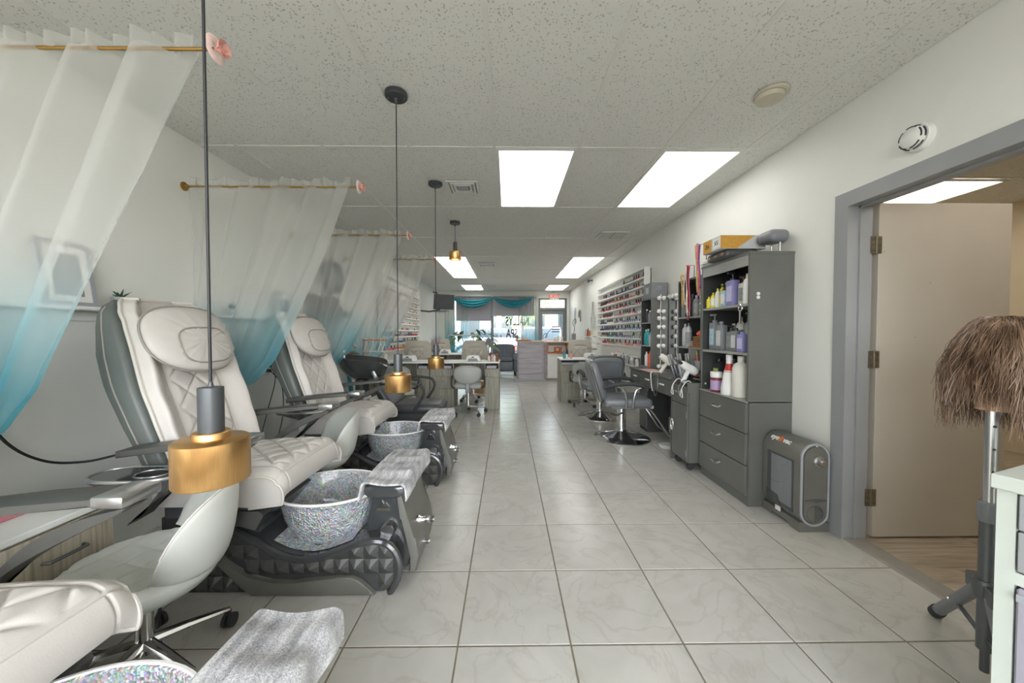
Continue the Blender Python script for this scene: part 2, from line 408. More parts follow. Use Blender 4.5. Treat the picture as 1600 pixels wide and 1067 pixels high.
def lin(tab, t):
    """piecewise linear lookup in [(t, v), ...]"""
    if t <= tab[0][0]: return tab[0][1]
    for (a, va), (b, vb) in zip(tab, tab[1:]):
        if t <= b: return va+(vb-va)*(t-a)/(b-a)
    return tab[-1][1]
def sst(a, b, x):
    t = max(0, min(1, (x-a)/(b-a))); return t*t*(3-2*t)
def text(name, body, size, M, m, parent=None, ext=.002, align='CENTER', bold=False):
    cu = bpy.data.curves.new(name, 'FONT'); cu.body = body; cu.size = size; cu.extrude = ext; cu.align_x = align; cu.align_y = 'CENTER'
    if bold: cu.offset = size*.018
    o = bpy.data.objects.new(name, cu); COL.objects.link(o); o.matrix_world = M
    dg = bpy.context.evaluated_depsgraph_get(); me = bpy.data.meshes.new_from_object(o.evaluated_get(dg))
    bpy.data.objects.remove(o); me.materials.clear(); me.materials.append(MATS[m])
    o = bpy.data.objects.new(name, me); COL.objects.link(o); o.matrix_local = M
    if parent: o.parent = parent
    return o
def basis(loc, ex, ey, sc=1.0):
    ex = Vector(ex).normalized(); ey = Vector(ey).normalized(); ez = ex.cross(ey)
    M = Matrix(((ex.x, ey.x, ez.x, loc[0]), (ex.y, ey.y, ez.y, loc[1]), (ex.z, ey.z, ez.z, loc[2]), (0, 0, 0, 1)))
    return M
# ================================================================== the room
XL, XR, YB, YF, ZC = -2.22, 2.0, -2.4, 11.7, 2.57
# floor: grout slab and single tiles
S_T = .4455; GX, GY = -.196, 1.383
fl = struct(MB().box(XL-.1, XR+.02, YB, YF+.2, -.08, -.002).build('floor', 'grout', smooth=0), 'cream marble floor tiles with grey grout')
tile_cache = {}
def tile(x0, x1, y0, y1):
    w, d = round(x1-x0, 3), round(y1-y0, 3)
    if (w, d) not in tile_cache:
        tile_cache[(w, d)] = MB().rbox(-w/2, w/2, -d/2, d/2, -.012, 0, .0018, 1).mesh('floor_tile', 'marble_tile', 0)
    put('floor_tile', tile_cache[(w, d)], fl, ((x0+x1)/2, (y0+y1)/2, 0))
g = .0035
i0, i1 = math.floor((XL-GX)/S_T), math.ceil((XR-GX)/S_T)
j0, j1 = math.floor((-.3-GY)/S_T), math.ceil((YF-GY)/S_T)
for j in range(j0, j1):
    for i in range(i0, i1):
        x0, x1 = max(XL, GX+i*S_T+g), min(XR, GX+(i+1)*S_T-g); y0, y1 = GY+j*S_T+g, min(YF, GY+(j+1)*S_T-g)
        if x1-x0 > .02 and y1-y0 > .02: tile(x0, x1, y0, y1)
# ceiling: slab above, panels and bars
ce = struct(MB().box(XL-.1, XR+.02, YB, YF+.2, ZC+.03, ZC+.1).build('ceiling', 'grid_slot', smooth=0), 'suspended ceiling of speckled acoustic panels')
CX = [XL]+[-.095+.617*k for k in range(-3, 4)]+[XR]
CY = [YB]+[2.645+1.235*k for k in range(-3, 8)]+[YF]
LIGHTS = [(4, 0), (6, 0), (2, 3), (2, 4), (6, 3), (6, 4), (2, 6), (6, 6), (2, -3), (6, -3)]  # near-end row unseen, continuing the spacing; left panel added to brighten the wall
pan_cache = {}
for r in range(len(CY)-1):
    for c in range(len(CX)-1):
        if (c, r-4+0) in [(a, b) for a, b in LIGHTS]: continue
        x0, x1, y0, y1 = CX[c], CX[c+1], CY[r], CY[r+1]; w, d = round(x1-x0-.004, 3), round(y1-y0-.004, 3)
        if (w, d) not in pan_cache: pan_cache[(w, d)] = MB().box(-w/2, w/2, -d/2, d/2, .004, .02).mesh('ceiling_panel', 'acoustic_panel', 0)
        put('ceiling_panel', pan_cache[(w, d)], ce, ((x0+x1)/2, (y0+y1)/2, ZC))
for x in CX[1:-1]: MB().box(x-.011, x+.011, YB, YF, ZC-.001, ZC+.01).build('ceiling_bar', 'grid_white', ce, 0)
for y in CY[1:-1]: MB().box(XL, XR, y-.011, y+.011, ZC-.0005, ZC+.01).build('ceiling_bar', 'grid_white', ce, 0)
ROWN = {0: 'first row from the drawer cabinet', 3: 'nearer of the middle pair', 4: 'farther of the middle pair', 6: 'close to the shop window', -3: 'unseen over the near end'}
COLN = {4: 'centre', 6: 'right', 2: 'left'}
diff = frame = None
for c, k in LIGHTS:
    x0, x1 = CX[c]+.012, CX[c+1]-.012; y0, y1 = 2.645+1.235*k+.012, 2.645+1.235*(k+1)-.012
    w, d = (x1-x0)/2, (y1-y0)/2
    t = thing('ceiling_light', 'lit fluorescent ceiling panel, %s column, %s' % (COLN[c], ROWN[k]), 'ceiling light', ((x0+x1)/2, (y0+y1)/2, ZC), 0, 'fluorescent ceiling panels')
    if diff is None:
        diff = MB().box(-w+.018, w-.018, -d+.018, d-.018, .004, .010).mesh('diffuser', 'fluorescent_diffuser', 0)
        fm = MB()
        for a in ((-w, -w+.02, -d, d), (w-.02, w, -d, d), (-w+.02, w-.02, -d, -d+.02), (-w+.02, w-.02, d-.02, d)): fm.box(*a, -.004, .012)
        frame = fm.mesh('frame', 'grid_white', 0)
    put('frame', frame, t); put('diffuser', diff, t)
# walls
T = .12
struct(MB().box(XL-T, XL, YB, YF+T, 0, ZC+.03).build('wall_left', 'wall_paint', smooth=0), 'plain white side wall behind the pedicure chairs')
DY0, DY1, DZ = 1.19, 2.09, 1.965
wr = MB().box(XR, XR+T, DY1+.01, YF+T, 0, ZC+.03).box(XR, XR+T, YB, DY0-.01, 0, ZC+.03).box(XR, XR+T, DY0-.01, DY1+.01, DZ+.01, ZC+.03)
struct(wr.build('wall_right', 'wall_paint', smooth=0), 'white wall with the grey framed doorway')
# doorway frame
fr = MB()
fr.box(XR-.014, XR+T+.014, DY1, DY1+.085, 0, DZ+.085).box(XR-.014, XR+T+.014, DY0-.085, DY0, 0, DZ+.085).box(XR-.014, XR+T+.014, DY0, DY1, DZ, DZ+.085)
fo = struct(fr.build('trim_1', 'frame_grey', smooth=0), 'grey painted metal door frame')
MB().box(XR+.05, XR+.065, DY1-.012, DY1, 0, DZ).box(XR+.05, XR+.065, DY0, DY0+.012, 0, DZ).box(XR+.05, XR+.065, DY0, DY1, DZ-.012, DZ).build('door_stop', 'frame_grey', fo, 0)
# door leaf, swung open into the side room
dr = thing('door_1', 'cream painted flat door swung open into the side room', 'door', (XR+T+.03, DY1+.02, 0)); dr['kind'] = 'structure'; del dr['category']
MB().rbox(.02, .81, -.022, .022, .012, 1.985, .002, 1).build('door_leaf', 'door_paint', dr, 0)
for z in (.25, 1.07, 1.74):
    h = MB().box(-.028, -.004, -.026, -.022, z-.05, z+.05).box(.008, .034, -.027, -.022, z-.05, z+.05).cyl((.0, -.028, z-.05), (.0, -.028, z+.05), .006, 8)
    for dz in (-.032, 0, .032):
        h.cyl((.021, -.027, z+dz), (.021, -.029, z+dz), .004, 6, mi=1); h.cyl((-.018, -.026, z+dz), (-.018, -.029, z+dz), .004, 6, mi=1)
    h.build('hinge', ['brass_hinge', 'steel_dark'], dr, 30)
for x, z in ((.33, 1.52), (.055, 1.7), (.25, 1.2)): MB().cyl((x, -.0225, z), (x, -.0235, z), .004, 8).build('screw_hole', 'seam_dark', dr)
# side room beyond the doorway
SX1, SY0, SY1 = 5.24, .2, 4.4
sf = struct(MB().box(XR+.02, SX1, SY0, SY1, -.08, -.006).build('floor_side_room', 'soil', smooth=0), 'wood look plank floor of the side room')
pc = {}
y = SY0; row = 0
while y < SY1-.01:
    x = XR+.02-(row*.41 % 1.2)
    while x < SX1:
        a, b_ = max(x, XR+.02)+.0015, min(x+1.2, SX1)-.0015
        y1 = min(y+.18, SY1)
        if b_-a > .03:
            k = (round(b_-a, 3), round(y1-y, 3))
            if k not in pc: pc[k] = MB().box(-k[0]/2, k[0]/2, -k[1]/2+.001, k[1]/2-.001, -.01, 0).mesh('floor_plank', 'plank_wood', 0)
            put('floor_plank', pc[k], sf, ((a+b_)/2, (y+y1)/2, 0))
        x += 1.2
    y += .18; row += 1
struct(MB().box(SX1, SX1+.1, SY0-.1, SY1+.1, 0, ZC+.03).build('wall_side_room_right', 'warm_wall', smooth=0), 'cream far wall of the side room')
struct(MB().box(XR+T, SX1, SY1, SY1+.1, 0, ZC+.03).build('wall_side_room_far', 'warm_wall', smooth=0), 'cream end wall of the side room')
struct(MB().box(XR+T, SX1, SY0-.1, SY0, 0, ZC+.03).build('wall_side_room_near', 'warm_wall', smooth=0), 'cream near wall of the side room')
sc_ = struct(MB().box(XR+T, SX1, SY0, SY1, ZC+.03, ZC+.1).build('ceiling_side_room', 'grid_slot', smooth=0), 'speckled panel ceiling of the side room')
sx = [XR+T, 2.58, 3.195, 3.81, 4.425, 5.04, SX1]; sy = [SY0, .62, 1.86, 3.1, SY1]
lab = ['near', 'far']
for r in range(4):
    for c in range(6):
        if (c, r) in ((3, 3), (1, 1)): continue
        w, d = round(sx[c+1]-sx[c]-.004, 3), round(sy[r+1]-sy[r]-.004, 3)
        if (w, d) not in pan_cache: pan_cache[(w, d)] = MB().box(-w/2, w/2, -d/2, d/2, .004, .02).mesh('ceiling_panel', 'acoustic_panel', 0)
        put('ceiling_panel', pan_cache[(w, d)], sc_, ((sx[c]+sx[c+1])/2, (sy[r]+sy[r+1])/2, ZC))
for x in sx[1:-1]: MB().box(x-.011, x+.011, SY0, SY1, ZC-.001, ZC+.01).build('ceiling_bar', 'grid_white', sc_, 0)
for y in sy[1:-1]: MB().box(XR+T, SX1, y-.011, y+.011, ZC-.0005, ZC+.01).build('ceiling_bar', 'grid_white', sc_, 0)
for n, (c, r) in enumerate(((3, 3), (1, 1))):
    t = thing('ceiling_light', ('warm lit fluorescent panel seen above the open door', 'warm lit fluorescent panel of the side room nearest the doorway')[n], 'ceiling light', ((sx[c]+sx[c+1])/2, (sy[r]+sy[r+1])/2, ZC), 0, 'side room ceiling panels')
    put('frame', frame, t)
    if n == 0: wd = MB().box(-.28, .28, -.59, .59, .004, .01).mesh('diffuser', 'warm_diffuser', 0)
    put('diffuser', wd, t)
MB_t = MB().prism([(XR-.002, 0), (XR+T, 0), (XR+T-.01, .008), (XR+.012, .008)], DY0, DY1, 'y')
struct(MB_t.build('trim_2', 'seam_dark', smooth=0), 'dark threshold strip in the doorway')
# vents and detectors
def vent(x0, x1, y0, y1, label, split=2):
    t = thing('ceiling_vent', label, 'vent', ((x0+x1)/2, (y0+y1)/2, ZC), 0, 'ceiling air vents'); w, d = (x1-x0)/2, (y1-y0)/2
    f = MB()
    for a in ((-w, -w+.02, -d, d), (w-.02, w, -d, d), (-w+.02, w-.02, -d, -d+.02), (-w+.02, w-.02, d-.02, d)): f.box(*a, -.012, .0)
    f.build('frame', 'grid_white', t, 0); MB().box(-w+.02, w-.02, -d+.02, d-.02, -.002, .0).build('backing', 'steel_dark', t, 0)
    for k in range(split):
        xa, xb = -w+.025+k*(2*w-.04)/split, -w+.015+(k+1)*(2*w-.04)/split; n = 6
        for i in range(n):
            yy = -d+.03+(2*d-.06)*i/(n-1)
            MB().add([(xa, yy-.008, -.003), (xb, yy-.008, -.003), (xb, yy+.006, -.012), (xa, yy+.006, -.012), (xa, yy-.008, -.005), (xb, yy-.008, -.005), (xb, yy+.006, -.014), (xa, yy+.006, -.014)],
                     [(0, 1, 2, 3), (7, 6, 5, 4), (0, 4, 5, 1), (2, 6, 7, 3), (0, 3, 7, 4), (1, 5, 6, 2)]).build('slat', 'grid_white', t, 0)
def diffuser_vent(x0, x1, y0, y1, label):
    t = thing('ceiling_vent', label, 'vent', ((x0+x1)/2, (y0+y1)/2, ZC), 0, 'ceiling air vents'); w, d = (x1-x0)/2, (y1-y0)/2
    MB().box(-w, w, -d, d, -.004, 0).build('backing', 'grid_slot', t, 0)
    for k in range(3):
        a = 1-k*.22; bb = a-.12
        f = MB()
        for q in ((-w*a, -w*bb, -d*a, d*a), (w*bb, w*a, -d*a, d*a), (-w*bb, w*bb, -d*a, -d*bb), (-w*bb, w*bb, d*bb, d*a)): f.box(*q, -.014-.004*k, -.004)
        f.build('ring', 'grid_white', t, 0)
    MB().box(-w*.33, w*.33, -d*.33, d*.33, -.018, -.004).build('centre_plate', 'frame_grey', t, 0)
diffuser_vent(-.545, -.265, 3.2, 3.48, 'square louvred ceiling vent beside the second hanging lamp')
vent(1.245, 1.62, 4.76, 5.14, 'ceiling vent with two slatted halves above the barber chairs')
diffuser_vent(-.56, -.24, 6.9, 7.3, 'small ceiling vent above the manicure tables')
vent(-.62, -.3, 10.2, 10.6, 'farthest dark ceiling vent by the shop window', 1)
sm = thing('smoke_detector', 'yellowed round smoke detector on the ceiling', 'smoke detector', (1.48, 2.03, ZC))
MB().lathe([(.085, 0), (.085, -.012), (.078, -.016)], 32).build('mount', 'yellowed', sm)
MB().lathe([(.072, -.012), (.072, -.02), (.066, -.04), (.04, -.048), (.001, -.05)], 32, (-.01, 0, 0)).build('cover', 'yellowed', sm)
MB().lathe([(.0735, -.0165), (.0735, -.0195)], 32, (-.01, 0, 0)).build('gap_ring', 'grid_slot', sm)
sm = thing('smoke_detector', 'white round smoke detector on the wall above the doorway', 'smoke detector', (XR, 1.74, 2.17))
MB().lathe([(.066, 0), (.066, -.02), (.06, -.03)], 32, ax='x').build('mount', 'white_plastic', sm)
MB().lathe([(.052, -.03), (.05, -.05), (.038, -.062), (.001, -.066)], 32, ax='x').build('cover', 'white_plastic', sm)
for rr, xo in ((.0535, -.036), (.049, -.052)):
    for k in range(5):
        a0 = k*2*math.pi/5
        MB().tube([(xo, rr*math.cos(a0+u*.18), rr*math.sin(a0+u*.18)) for u in range(6)], .0032, 6).build('slot', 'black_rubber', sm)
# far wall: shop window and entry door
WX0, WX1, WZ0, WZ1 = -1.75, .93, .12, 2.40
DX0, DX1, DZ1 = 1.0, 1.93, 2.36
wf = MB().box(XL, WX0, YF, YF+T, 0, ZC+.03).box(WX0, WX1, YF, YF+T, 0, WZ0).box(WX0, XR, YF, YF+T, WZ1, ZC+.03).box(WX1, DX0, YF, YF+T, 0, WZ1).box(DX1, XR, YF, YF+T, 0, WZ1).box(DX0, DX1, YF, YF+T, DZ1, WZ1)
struct(wf.build('wall_far', 'wall_paint', smooth=0), 'white end wall with shop window and glass entry door')
for n, (a, b_) in enumerate(((WX0, -.515), (-.485, WX1))):
    w = thing('window_%d' % (n+1), ('left pane of the shop front window', 'right pane of the shop front window with lettering')[n], 'window', ((a+b_)/2, YF+.06, 0)); w['kind'] = 'structure'; del w['category']
    h = (b_-a)/2
    f = MB()
    for q in ((-h-.015, -h+.03, WZ0, WZ1), (h-.03, h+.015, WZ0, WZ1)): f.box(q[0], q[1], -.04, .04, q[2], q[3])
    f.box(-h+.03, h-.03, -.04, .04, WZ0, WZ0+.05).box(-h+.03, h-.03, -.04, .04, WZ1-.05, WZ1)
    f.build('window_frame', 'steel_dark', w, 0)
    MB().box(-h+.03, h-.03, -.003, .003, WZ0+.05, WZ1-.05).build('pane', 'window_glass', w, 0)
    if n == 1:
        text('lettering', 'NALLYS', .40, basis((.10, -.008, 1.60), (-1, 0, 0), (0, 0, 1)), 'letter_dark', w, bold=True).scale = (.55, 1, 1)
        text('lettering', 'SPA', .41, basis((-.08, -.008, 1.20), (-1, 0, 0), (0, 0, 1)), 'letter_dark', w, bold=True).scale = (.55, 1, 1)
d2 = thing('door_2', 'glass entry door in a grey metal frame with transom', 'door', ((DX0+DX1)/2, YF+.05, 0)); d2['kind'] = 'structure'; del d2['category']
hw = (DX1-DX0)/2
f = MB().box(-hw, -hw+.07, -.05, .05, 0, DZ1).box(hw-.07, hw, -.05, .05, 0, DZ1).box(-hw+.07, hw-.07, -.05, .05, DZ1-.05, DZ1).box(-hw+.07, hw-.07, -.05, .05, 1.96, 2.05)
f.build('door_frame', 'steel_dark', d2, 0)
f = MB().box(-hw+.07, -hw+.14, -.025, .025, .01, 1.96).box(hw-.14, hw-.07, -.025, .025, .01, 1.96).box(-hw+.14, hw-.14, -.025, .025, 1.84, 1.96).box(-hw+.14, hw-.14, -.025, .025, .01, .2)
f.build('door_leaf', 'dark_grey_plastic', d2, 0)
MB().box(-hw+.14, hw-.14, -.004, .004, .2, 1.84).build('pane', 'window_glass', d2, 0)
MB().box(-hw+.07, hw-.07, -.004, .004, 2.05, DZ1-.05).build('pane', 'window_glass', d2, 0)
MB().box(-hw+.12, hw-.12, -.06, -.035, .98, 1.02).build('push_bar', 'satin_chrome', d2, 0)
text('door_number', '5172', .14, basis((.02, -.008, 2.16), (-1, 0, 0), (0, 0, 1)), 'letter_dark', d2, bold=True)
pr = MB().tube(bez([(-.27, 0, .95), (-.3, 0, 1.14), (-.2, 0, 1.22), (-.17, 0, 1.12), (-.24, 0, 1.08), (-.1, 0, 1.3), (.08, 0, 1.48)], 30), .009, 6)
pr.tube(bez([(-.28, 0, .95), (-.1, 0, 1.02), (.1, 0, .98), (.26, 0, 1.06)], 20), .007, 6)
pr.build('painted_scroll', 'letter_dark', d2)
for z in (1.42, 1.34, 1.26): MB().box(-.02, .24, -.0055, -.0045, z, z+.03).build('opening_hours', 'letter_dark', d2, 0)
# outside
struct(MB().box(-14, 14, YF+T+.001, 42, -.1, -.02).build('ground_outside', 'asphalt', smooth=0), 'bright pavement and car park outside')
# ================================================================== pedicure chairs (built around X=-1.1, facing +X)
def quilt(u, v, n, depth):
    """diamond stitching: raised pillows, sunk seams; u, v in the same metric units"""
    a = (u+v)*n; b = (u-v)*n
    fa = abs(a-round(a)); fb = abs(b-round(b))
    return depth*(1-math.exp(-min(fa, fb)*13))
def make_pedi_chair(loc, label):
    t = thing('pedicure_chair', label, 'pedicure chair', loc, 0, 'pedicure spa chairs along the wall')
    X0 = 1.1
    # base
    top = [(-1.62, .36), (-1.45, .36), (-1.34, .335), (-1.26, .295), (-1.175, .25), (-1.11, .21), (-1.055, .184), (-.99, .169), (-.936, .166), (-.86, .18), (-.786, .208), (-.72, .234), (-.667, .246), (-.62, .252), (-.577, .243), (-.54, .215), (-.52, .18), (-.511, .13), (-.52, .07), (-.555, .004)]
    top = [(x+X0, z) for x, z in top]
    core = top[:-1]+[(-.585+X0, .02), (-.585+X0, .004), (-1.62+X0, .004)]
    MB().prism(core, -.245, .245, 'y').build('base', 'black_gloss', t, 30)
    for s in (-1, 1):
        y0 = .245*s
        MB().tube([(x, y0+s*.008, z-.004) for x, z in bez([(x, 0, z) for x, z in top[1:]], 60) for x, z in ((x, z),)] if False else [(p.x, y0+s*.008, p.z-.004) for p in bez([(x, 0, z) for x, z in top[1:]], 60)], .017, 8).build('base_rim', 'black_gloss', t)
        # swoosh panel
        sw = [(-1.45, .27), (-1.36, .21), (-1.28, .13), (-1.2, .085), (-1.1, .065), (-1.0, .062), (-.9, .075), (-.8, .085), (-.73, .088), (-.69, .07), (-.65, .03), (-.62, .004), (-1.19, .004), (-1.25, .05), (-1.34, .15), (-1.43, .24)]
        sw = [(x+X0, z) for x, z in sw]
        MB().prism(sw, y0, y0+s*.03, 'y', r=.006).build('side_swoosh', 'charcoal_plastic', t, 30)
        # faceted panels: small pyramids
        def inside(x, z, poly):
            c = False; n = len(poly)
            for i in range(n):
                x1, z1 = poly[i]; x2, z2 = poly[i-1]
                if (z1 > z) != (z2 > z) and x < (x2-x1)*(z-z1)/(z2-z1)+x1: c = not c
            return c
        band = [(x, z-.015) for x, z in top[1:-1]]+[(-.57+X0, .02), (-.61+X0, .02), (-.66+X0, .06), (-.74+X0, .085), (-.9+X0, .07), (-1.05+X0, .06), (-1.2+X0, .09), (-1.36+X0, .22), (-1.45+X0, .28)]
        rear = [(-1.62+X0, .34), (-1.47+X0, .27), (-1.35+X0, .16), (-1.22+X0, .01), (-1.62+X0, .01)]
        for poly in (band, rear):
            m = MB(); c = .07
            xs = [p[0] for p in poly]; zs = [p[1] for p in poly]
            for i in range(int((max(xs)-min(xs))/c)+1):
                for j in range(int((max(zs)-min(zs))/c)+1):
                    cx, cz = min(xs)+(i+.5)*c, min(zs)+(j+.5)*c
                    if not all(inside(cx+a*c*.2, cz+b*c*.27, poly) for a, b in ((-1, -1), (1, -1), (1, 1), (-1, 1))): continue
                    h = c/2; ya, yb = y0+s*.001, y0+s*.026
                    ring = [(cx-h, cz-h), (cx, cz-h), (cx+h, cz-h), (cx+h, cz), (cx+h, cz+h), (cx, cz+h), (cx-h, cz+h), (cx-h, cz)]
                    vs = [(x, ya if k % 2 == 0 else ya+s*.004, z) for k, (x, z) in enumerate(ring)]+[(cx, yb, cz)]
                    m.add(vs, [(k, (k+1) % 8, 8) for k in range(8)])
            if m.v: m.build('faceted_panel', 'facet_black', t, 0)
    # deck around the bowl with the sparkling insert
    MB().grid(lambda u, v: (X0-1.13+u*.38, -.2+v*.4, lin([(p[0], p[1]) for p in top], X0-1.13+u*.38)+.004), 24, 4).build('deck_insert', 'holographic_crystal', t, recalc=False)
    # bowl
    cx = X0-.945
    b = MB().lathe([(.10, .135), (.15, .145), (.2, .2), (.232, .28), (.25, .36), (.265, .395), (.272, .4), (.268, .406), (.255, .402), (.242, .36), (.222, .28), (.19, .21), (.14, .165), (.02, .158)], 48, (cx, 0, 0), sx=1, sy=.84)
    bo = b.build('foot_bowl', 'holographic_crystal', t)
    MB().tube([(cx+.268*math.cos(a*math.pi/24), .225*math.sin(a*math.pi/24), .402) for a in range(48)], .007, 6, closed=True).build('bowl_rim', 'bulb_glass', bo)
    # footrest tower
    tw = [(-.705, .12), (-.70, .30), (-.672, .40), (-.655, .455), (-.555, .455), (-.545, .38), (-.535, .31), (-.495, .21), (-.478, .12), (-.50, .06), (-.60, .06)]
    MB().prism([(x+X0, z) for x, z in tw], -.155, .155, 'y', r=.012).build('footrest_post', 'black_gloss', t, 30)
    fc = [(-.548, .44), (-.53, .31), (-.49, .215), (-.47, .12), (-.49, .05), (-.455, .05), (-.437, .13), (-.452, .22), (-.498, .32), (-.515, .44)]
    fo_ = MB().prism([(x+X0, z) for x, z in fc], -.18, .18, 'y', r=.008).build('front_cover', 'charcoal_plastic', t, 30)
    for y, z, r_ in ((-.07, .255, .022), (.06, .19, .02), (-.05, .13, .018)):
        MB().lathe([(r_, 0), (r_, .012), (r_*.7, .02), (r_*.7, .045), (r_*.9, .05), (r_*.9, .062), (.002, .064)], 14, (X0-.47, y, z), 'x').build('tap_knob', 'chrome', fo_)
    MB().lathe([(.03, -.2), (.036, -.19), (.036, .19), (.03, .2)], 20, (X0-.585, 0, .262), 'y').build('drain_roll', 'satin_chrome', t)
    em = MB().add([(-.03, -.03), (.03, -.03), (.03, -.018), (-.03, -.018)], [(0, 1, 2, 3)]) if False else MB()
    ex, ey = X0-.615, -.158
    for q in ([(-.034, -.03), (.034, -.03), (.03, -.014), (-.03, -.014)], [(-.028, -.01), (.028, -.01), (.012, .012), (.002, .002), (-.008, .022), (-.016, .004)]):
        em.prism([(ex+a, .375+b_) for a, b_ in q], ey-.003, ey, 'y')
    em.build('emblem', 'chrome', t, 0)
    pad = MB().loft([[(X0-.585+.098*sc*math.copysign(abs(math.cos(a))**.6, math.cos(a)), y, .475+.034*sc*math.copysign(abs(math.sin(a))**.7, math.sin(a))+dz) for a in [2*math.pi*k/24 for k in range(24)]]
                     for y, sc, dz in ((-.245, .72, 0), (-.235, .95, 0), (-.2, 1, 0), (0, 1, .012), (.2, 1, .006), (.235, .95, 0), (.245, .72, 0))])
    pad.build('footrest_pad', 'black_gloss', t)
    # seat
    L0, L1, HW = X0-1.62, X0-1.04, .285
    def seat(u, v):
        # u along the sweep from back over the nose and under; v across
        s_ = u*.93
        if s_ < .50: x, z = L0+s_, .565+.035*math.sin(s_/.5*math.pi*.5)
        elif s_ < .68:
            a = (s_-.50)/.18*math.pi*.62; r_ = .092; x, z = L0+.50+r_*math.sin(a), .600-r_+r_*math.cos(a)
        else:
            k = (s_-.68)/.25; a = math.pi*.62; r_ = .092; bx, bz = L0+.50+r_*math.sin(a), .600-r_+r_*math.cos(a); x, z = bx-.15*k, bz-.02*k
        w = (v-.5)*2
        y = HW*w; e = abs(w)
        z -= .03*max(0, (e-.82)/.18)**2
        q = 0
        if e < .80 and s_ < .56: q = quilt(s_, y, 7, .014)*min(1, (.80-e)*12)*min(1, (.56-s_)*30)
        if e > .8 and e < .83: q = -.006
        if .56 < s_ < .575: q = -.006
        return (x+(0 if s_ < .55 else q*.6), y, z+q)
    nu, nv = 160, 110
    m = MB().grid(seat, nu, nv)
    # side walls of the cushion
    for v, s in ((0, -1), (1, 1)):
        ring = [seat(i/nu, v) for i in range(nu+1)]
        yy = ring[0][1]+s*.003
        m.add(ring+[(L0+.36, yy, .43), (L0, yy, .43)], [tuple(range(nu+3))])
    so = m.build('seat', 'cream_leather', t, 60, recalc=False)
    for s in (-1, 1):
        MB().tube([Vector(seat(i/60, .5+s*.5))+Vector((0, s*.002, -.004)) for i in range(0, 61)], .006, 6).build('piping', 'pale_piping', so)
    MB().box(L0+.02, L1-.12, -.25, .25, .36, .44).box(L0+.05, L1-.16, -.2, .2, .2, .37).build('seat_frame', 'black_satin', t, 30)
    MB().prism([(L1-.3, .40), (L1-.11, .40), (L1-.09, .38), (L1-.13, .31), (L1-.2, .33), (L1-.3, .33)], -.27, .27, 'y').build('seat_apron', 'black_gloss', t, 30)
    # back: curve of the front surface, z -> x
    fx = [(.52, -1.50), (.66, -1.555), (.85, -1.615), (1.0, -1.668), (1.15, -1.715), (1.28, -1.765), (1.36, -1.825), (1.39, -1.86)]
    hw = [(.52, .25), (.62, .272), (.8, .285), (.95, .288), (1.12, .275), (1.25, .262), (1.32, .245), (1.37, .205), (1.39, .17)]
    sxo = [(.52, 0), (1.39, 0)]
    def back(u, v):
        z = .54+.85*v; w = (u-.5)*2; e = abs(w)
        x = lin(fx, z)+X0; y = lin(hw, z)*w
        # side wings come forward, centre channel is quilted
        x += .055*sst(.55, .9, e)-.05*sst(.9, 1., e)
        q = 0
        if e < .5 and z < 1.12: q = quilt(z, y, 7, .014)*min(1, (.5-e)*14)
        if .5 < e < .55: q = -.008
        if e > .86: q += 0
        x += q
        x += .0025*math.sin(z*34+w*3)*sst(.55, .8, e)*(1-sst(.9, 1, e))
        return (x, y, z)
    m = MB().grid(back, 100, 140)
    bo = m.build('back_cushion', 'cream_leather', t, 60, recalc=False)
    for s in (0, 1):
        MB().tube([back(s, v/40) for v in range(41)], .009, 6).build('piping', 'pale_piping', bo)
    MB().tube([back(u/30, 1) for u in range(31)], .009, 6).build('piping', 'pale_piping', bo)
    # shell behind
    rings = []
    rx = [(.5, -1.66), (.7, -1.735), (.85, -1.80), (1.0, -1.865), (1.12, -1.90), (1.22, -1.905), (1.30, -1.91), (1.36, -1.90), (1.385, -1.885)]
    for k in range(28):
        z = .50+.885*k/27; xf_ = lin(fx, max(.52, z))+X0-.012; xb = lin(rx, z)+X0; h = lin(hw, max(.52, z))+.012; ring = []
        for i in range(28):
            a = 2*math.pi*i/28; c, s_ = math.cos(a), math.sin(a); p = .45
            yy = h*math.copysign(abs(s_)**p, s_); xx = (xf_+xb)/2+(xf_-xb)/2*math.copysign(abs(c)**p, c)
            ring.append((xx, yy, z))
        rings.append(ring)
    sh = MB().loft(rings).build('back_shell', 'shell_green', t, 50)
    for s in (-1, 1):
        MB().tube([((lin(fx, z)*.42+lin(rx, z)*.58)+X0, s*(lin(hw, z)+.0125), z) for z in [.55+.8*k/30 for k in range(31)]], .0035, 6).build('shell_seam', 'seam_dark', sh)
    # head pillow
    pc_, pz = X0-1.645, 1.195
    def pil(a, e):   # a angle, e radius 0..1
        return None
    rings = []
    for k in range(15):
        ph = math.pi*k/14; r_ = math.sin(ph)**.55; d = -math.cos(ph)
        ring = []
        for i in range(44):
            a = 2*math.pi*i/44; c, s_ = math.cos(a), math.sin(a)
            yy = .255*r_*math.copysign(abs(c)**.75, c); zz = .165*r_*math.copysign(abs(s_)**.75, s_)
            if zz < 0: yy *= 1-.12*(zz/.155)**2
            pleat = .005*math.sin(a*18)*(1 if .35 < r_ < .95 else 0)*(d > 0)
            lean = (zz)*-.36
            bow = .03*(yy/.238)**2
            ring.append((pc_+lean+.052*d-bow+pleat, yy, pz+zz))
        rings.append(ring)
    po = MB().loft(rings).build('head_pillow', 'cream_leather', t, 60)
    pts = []
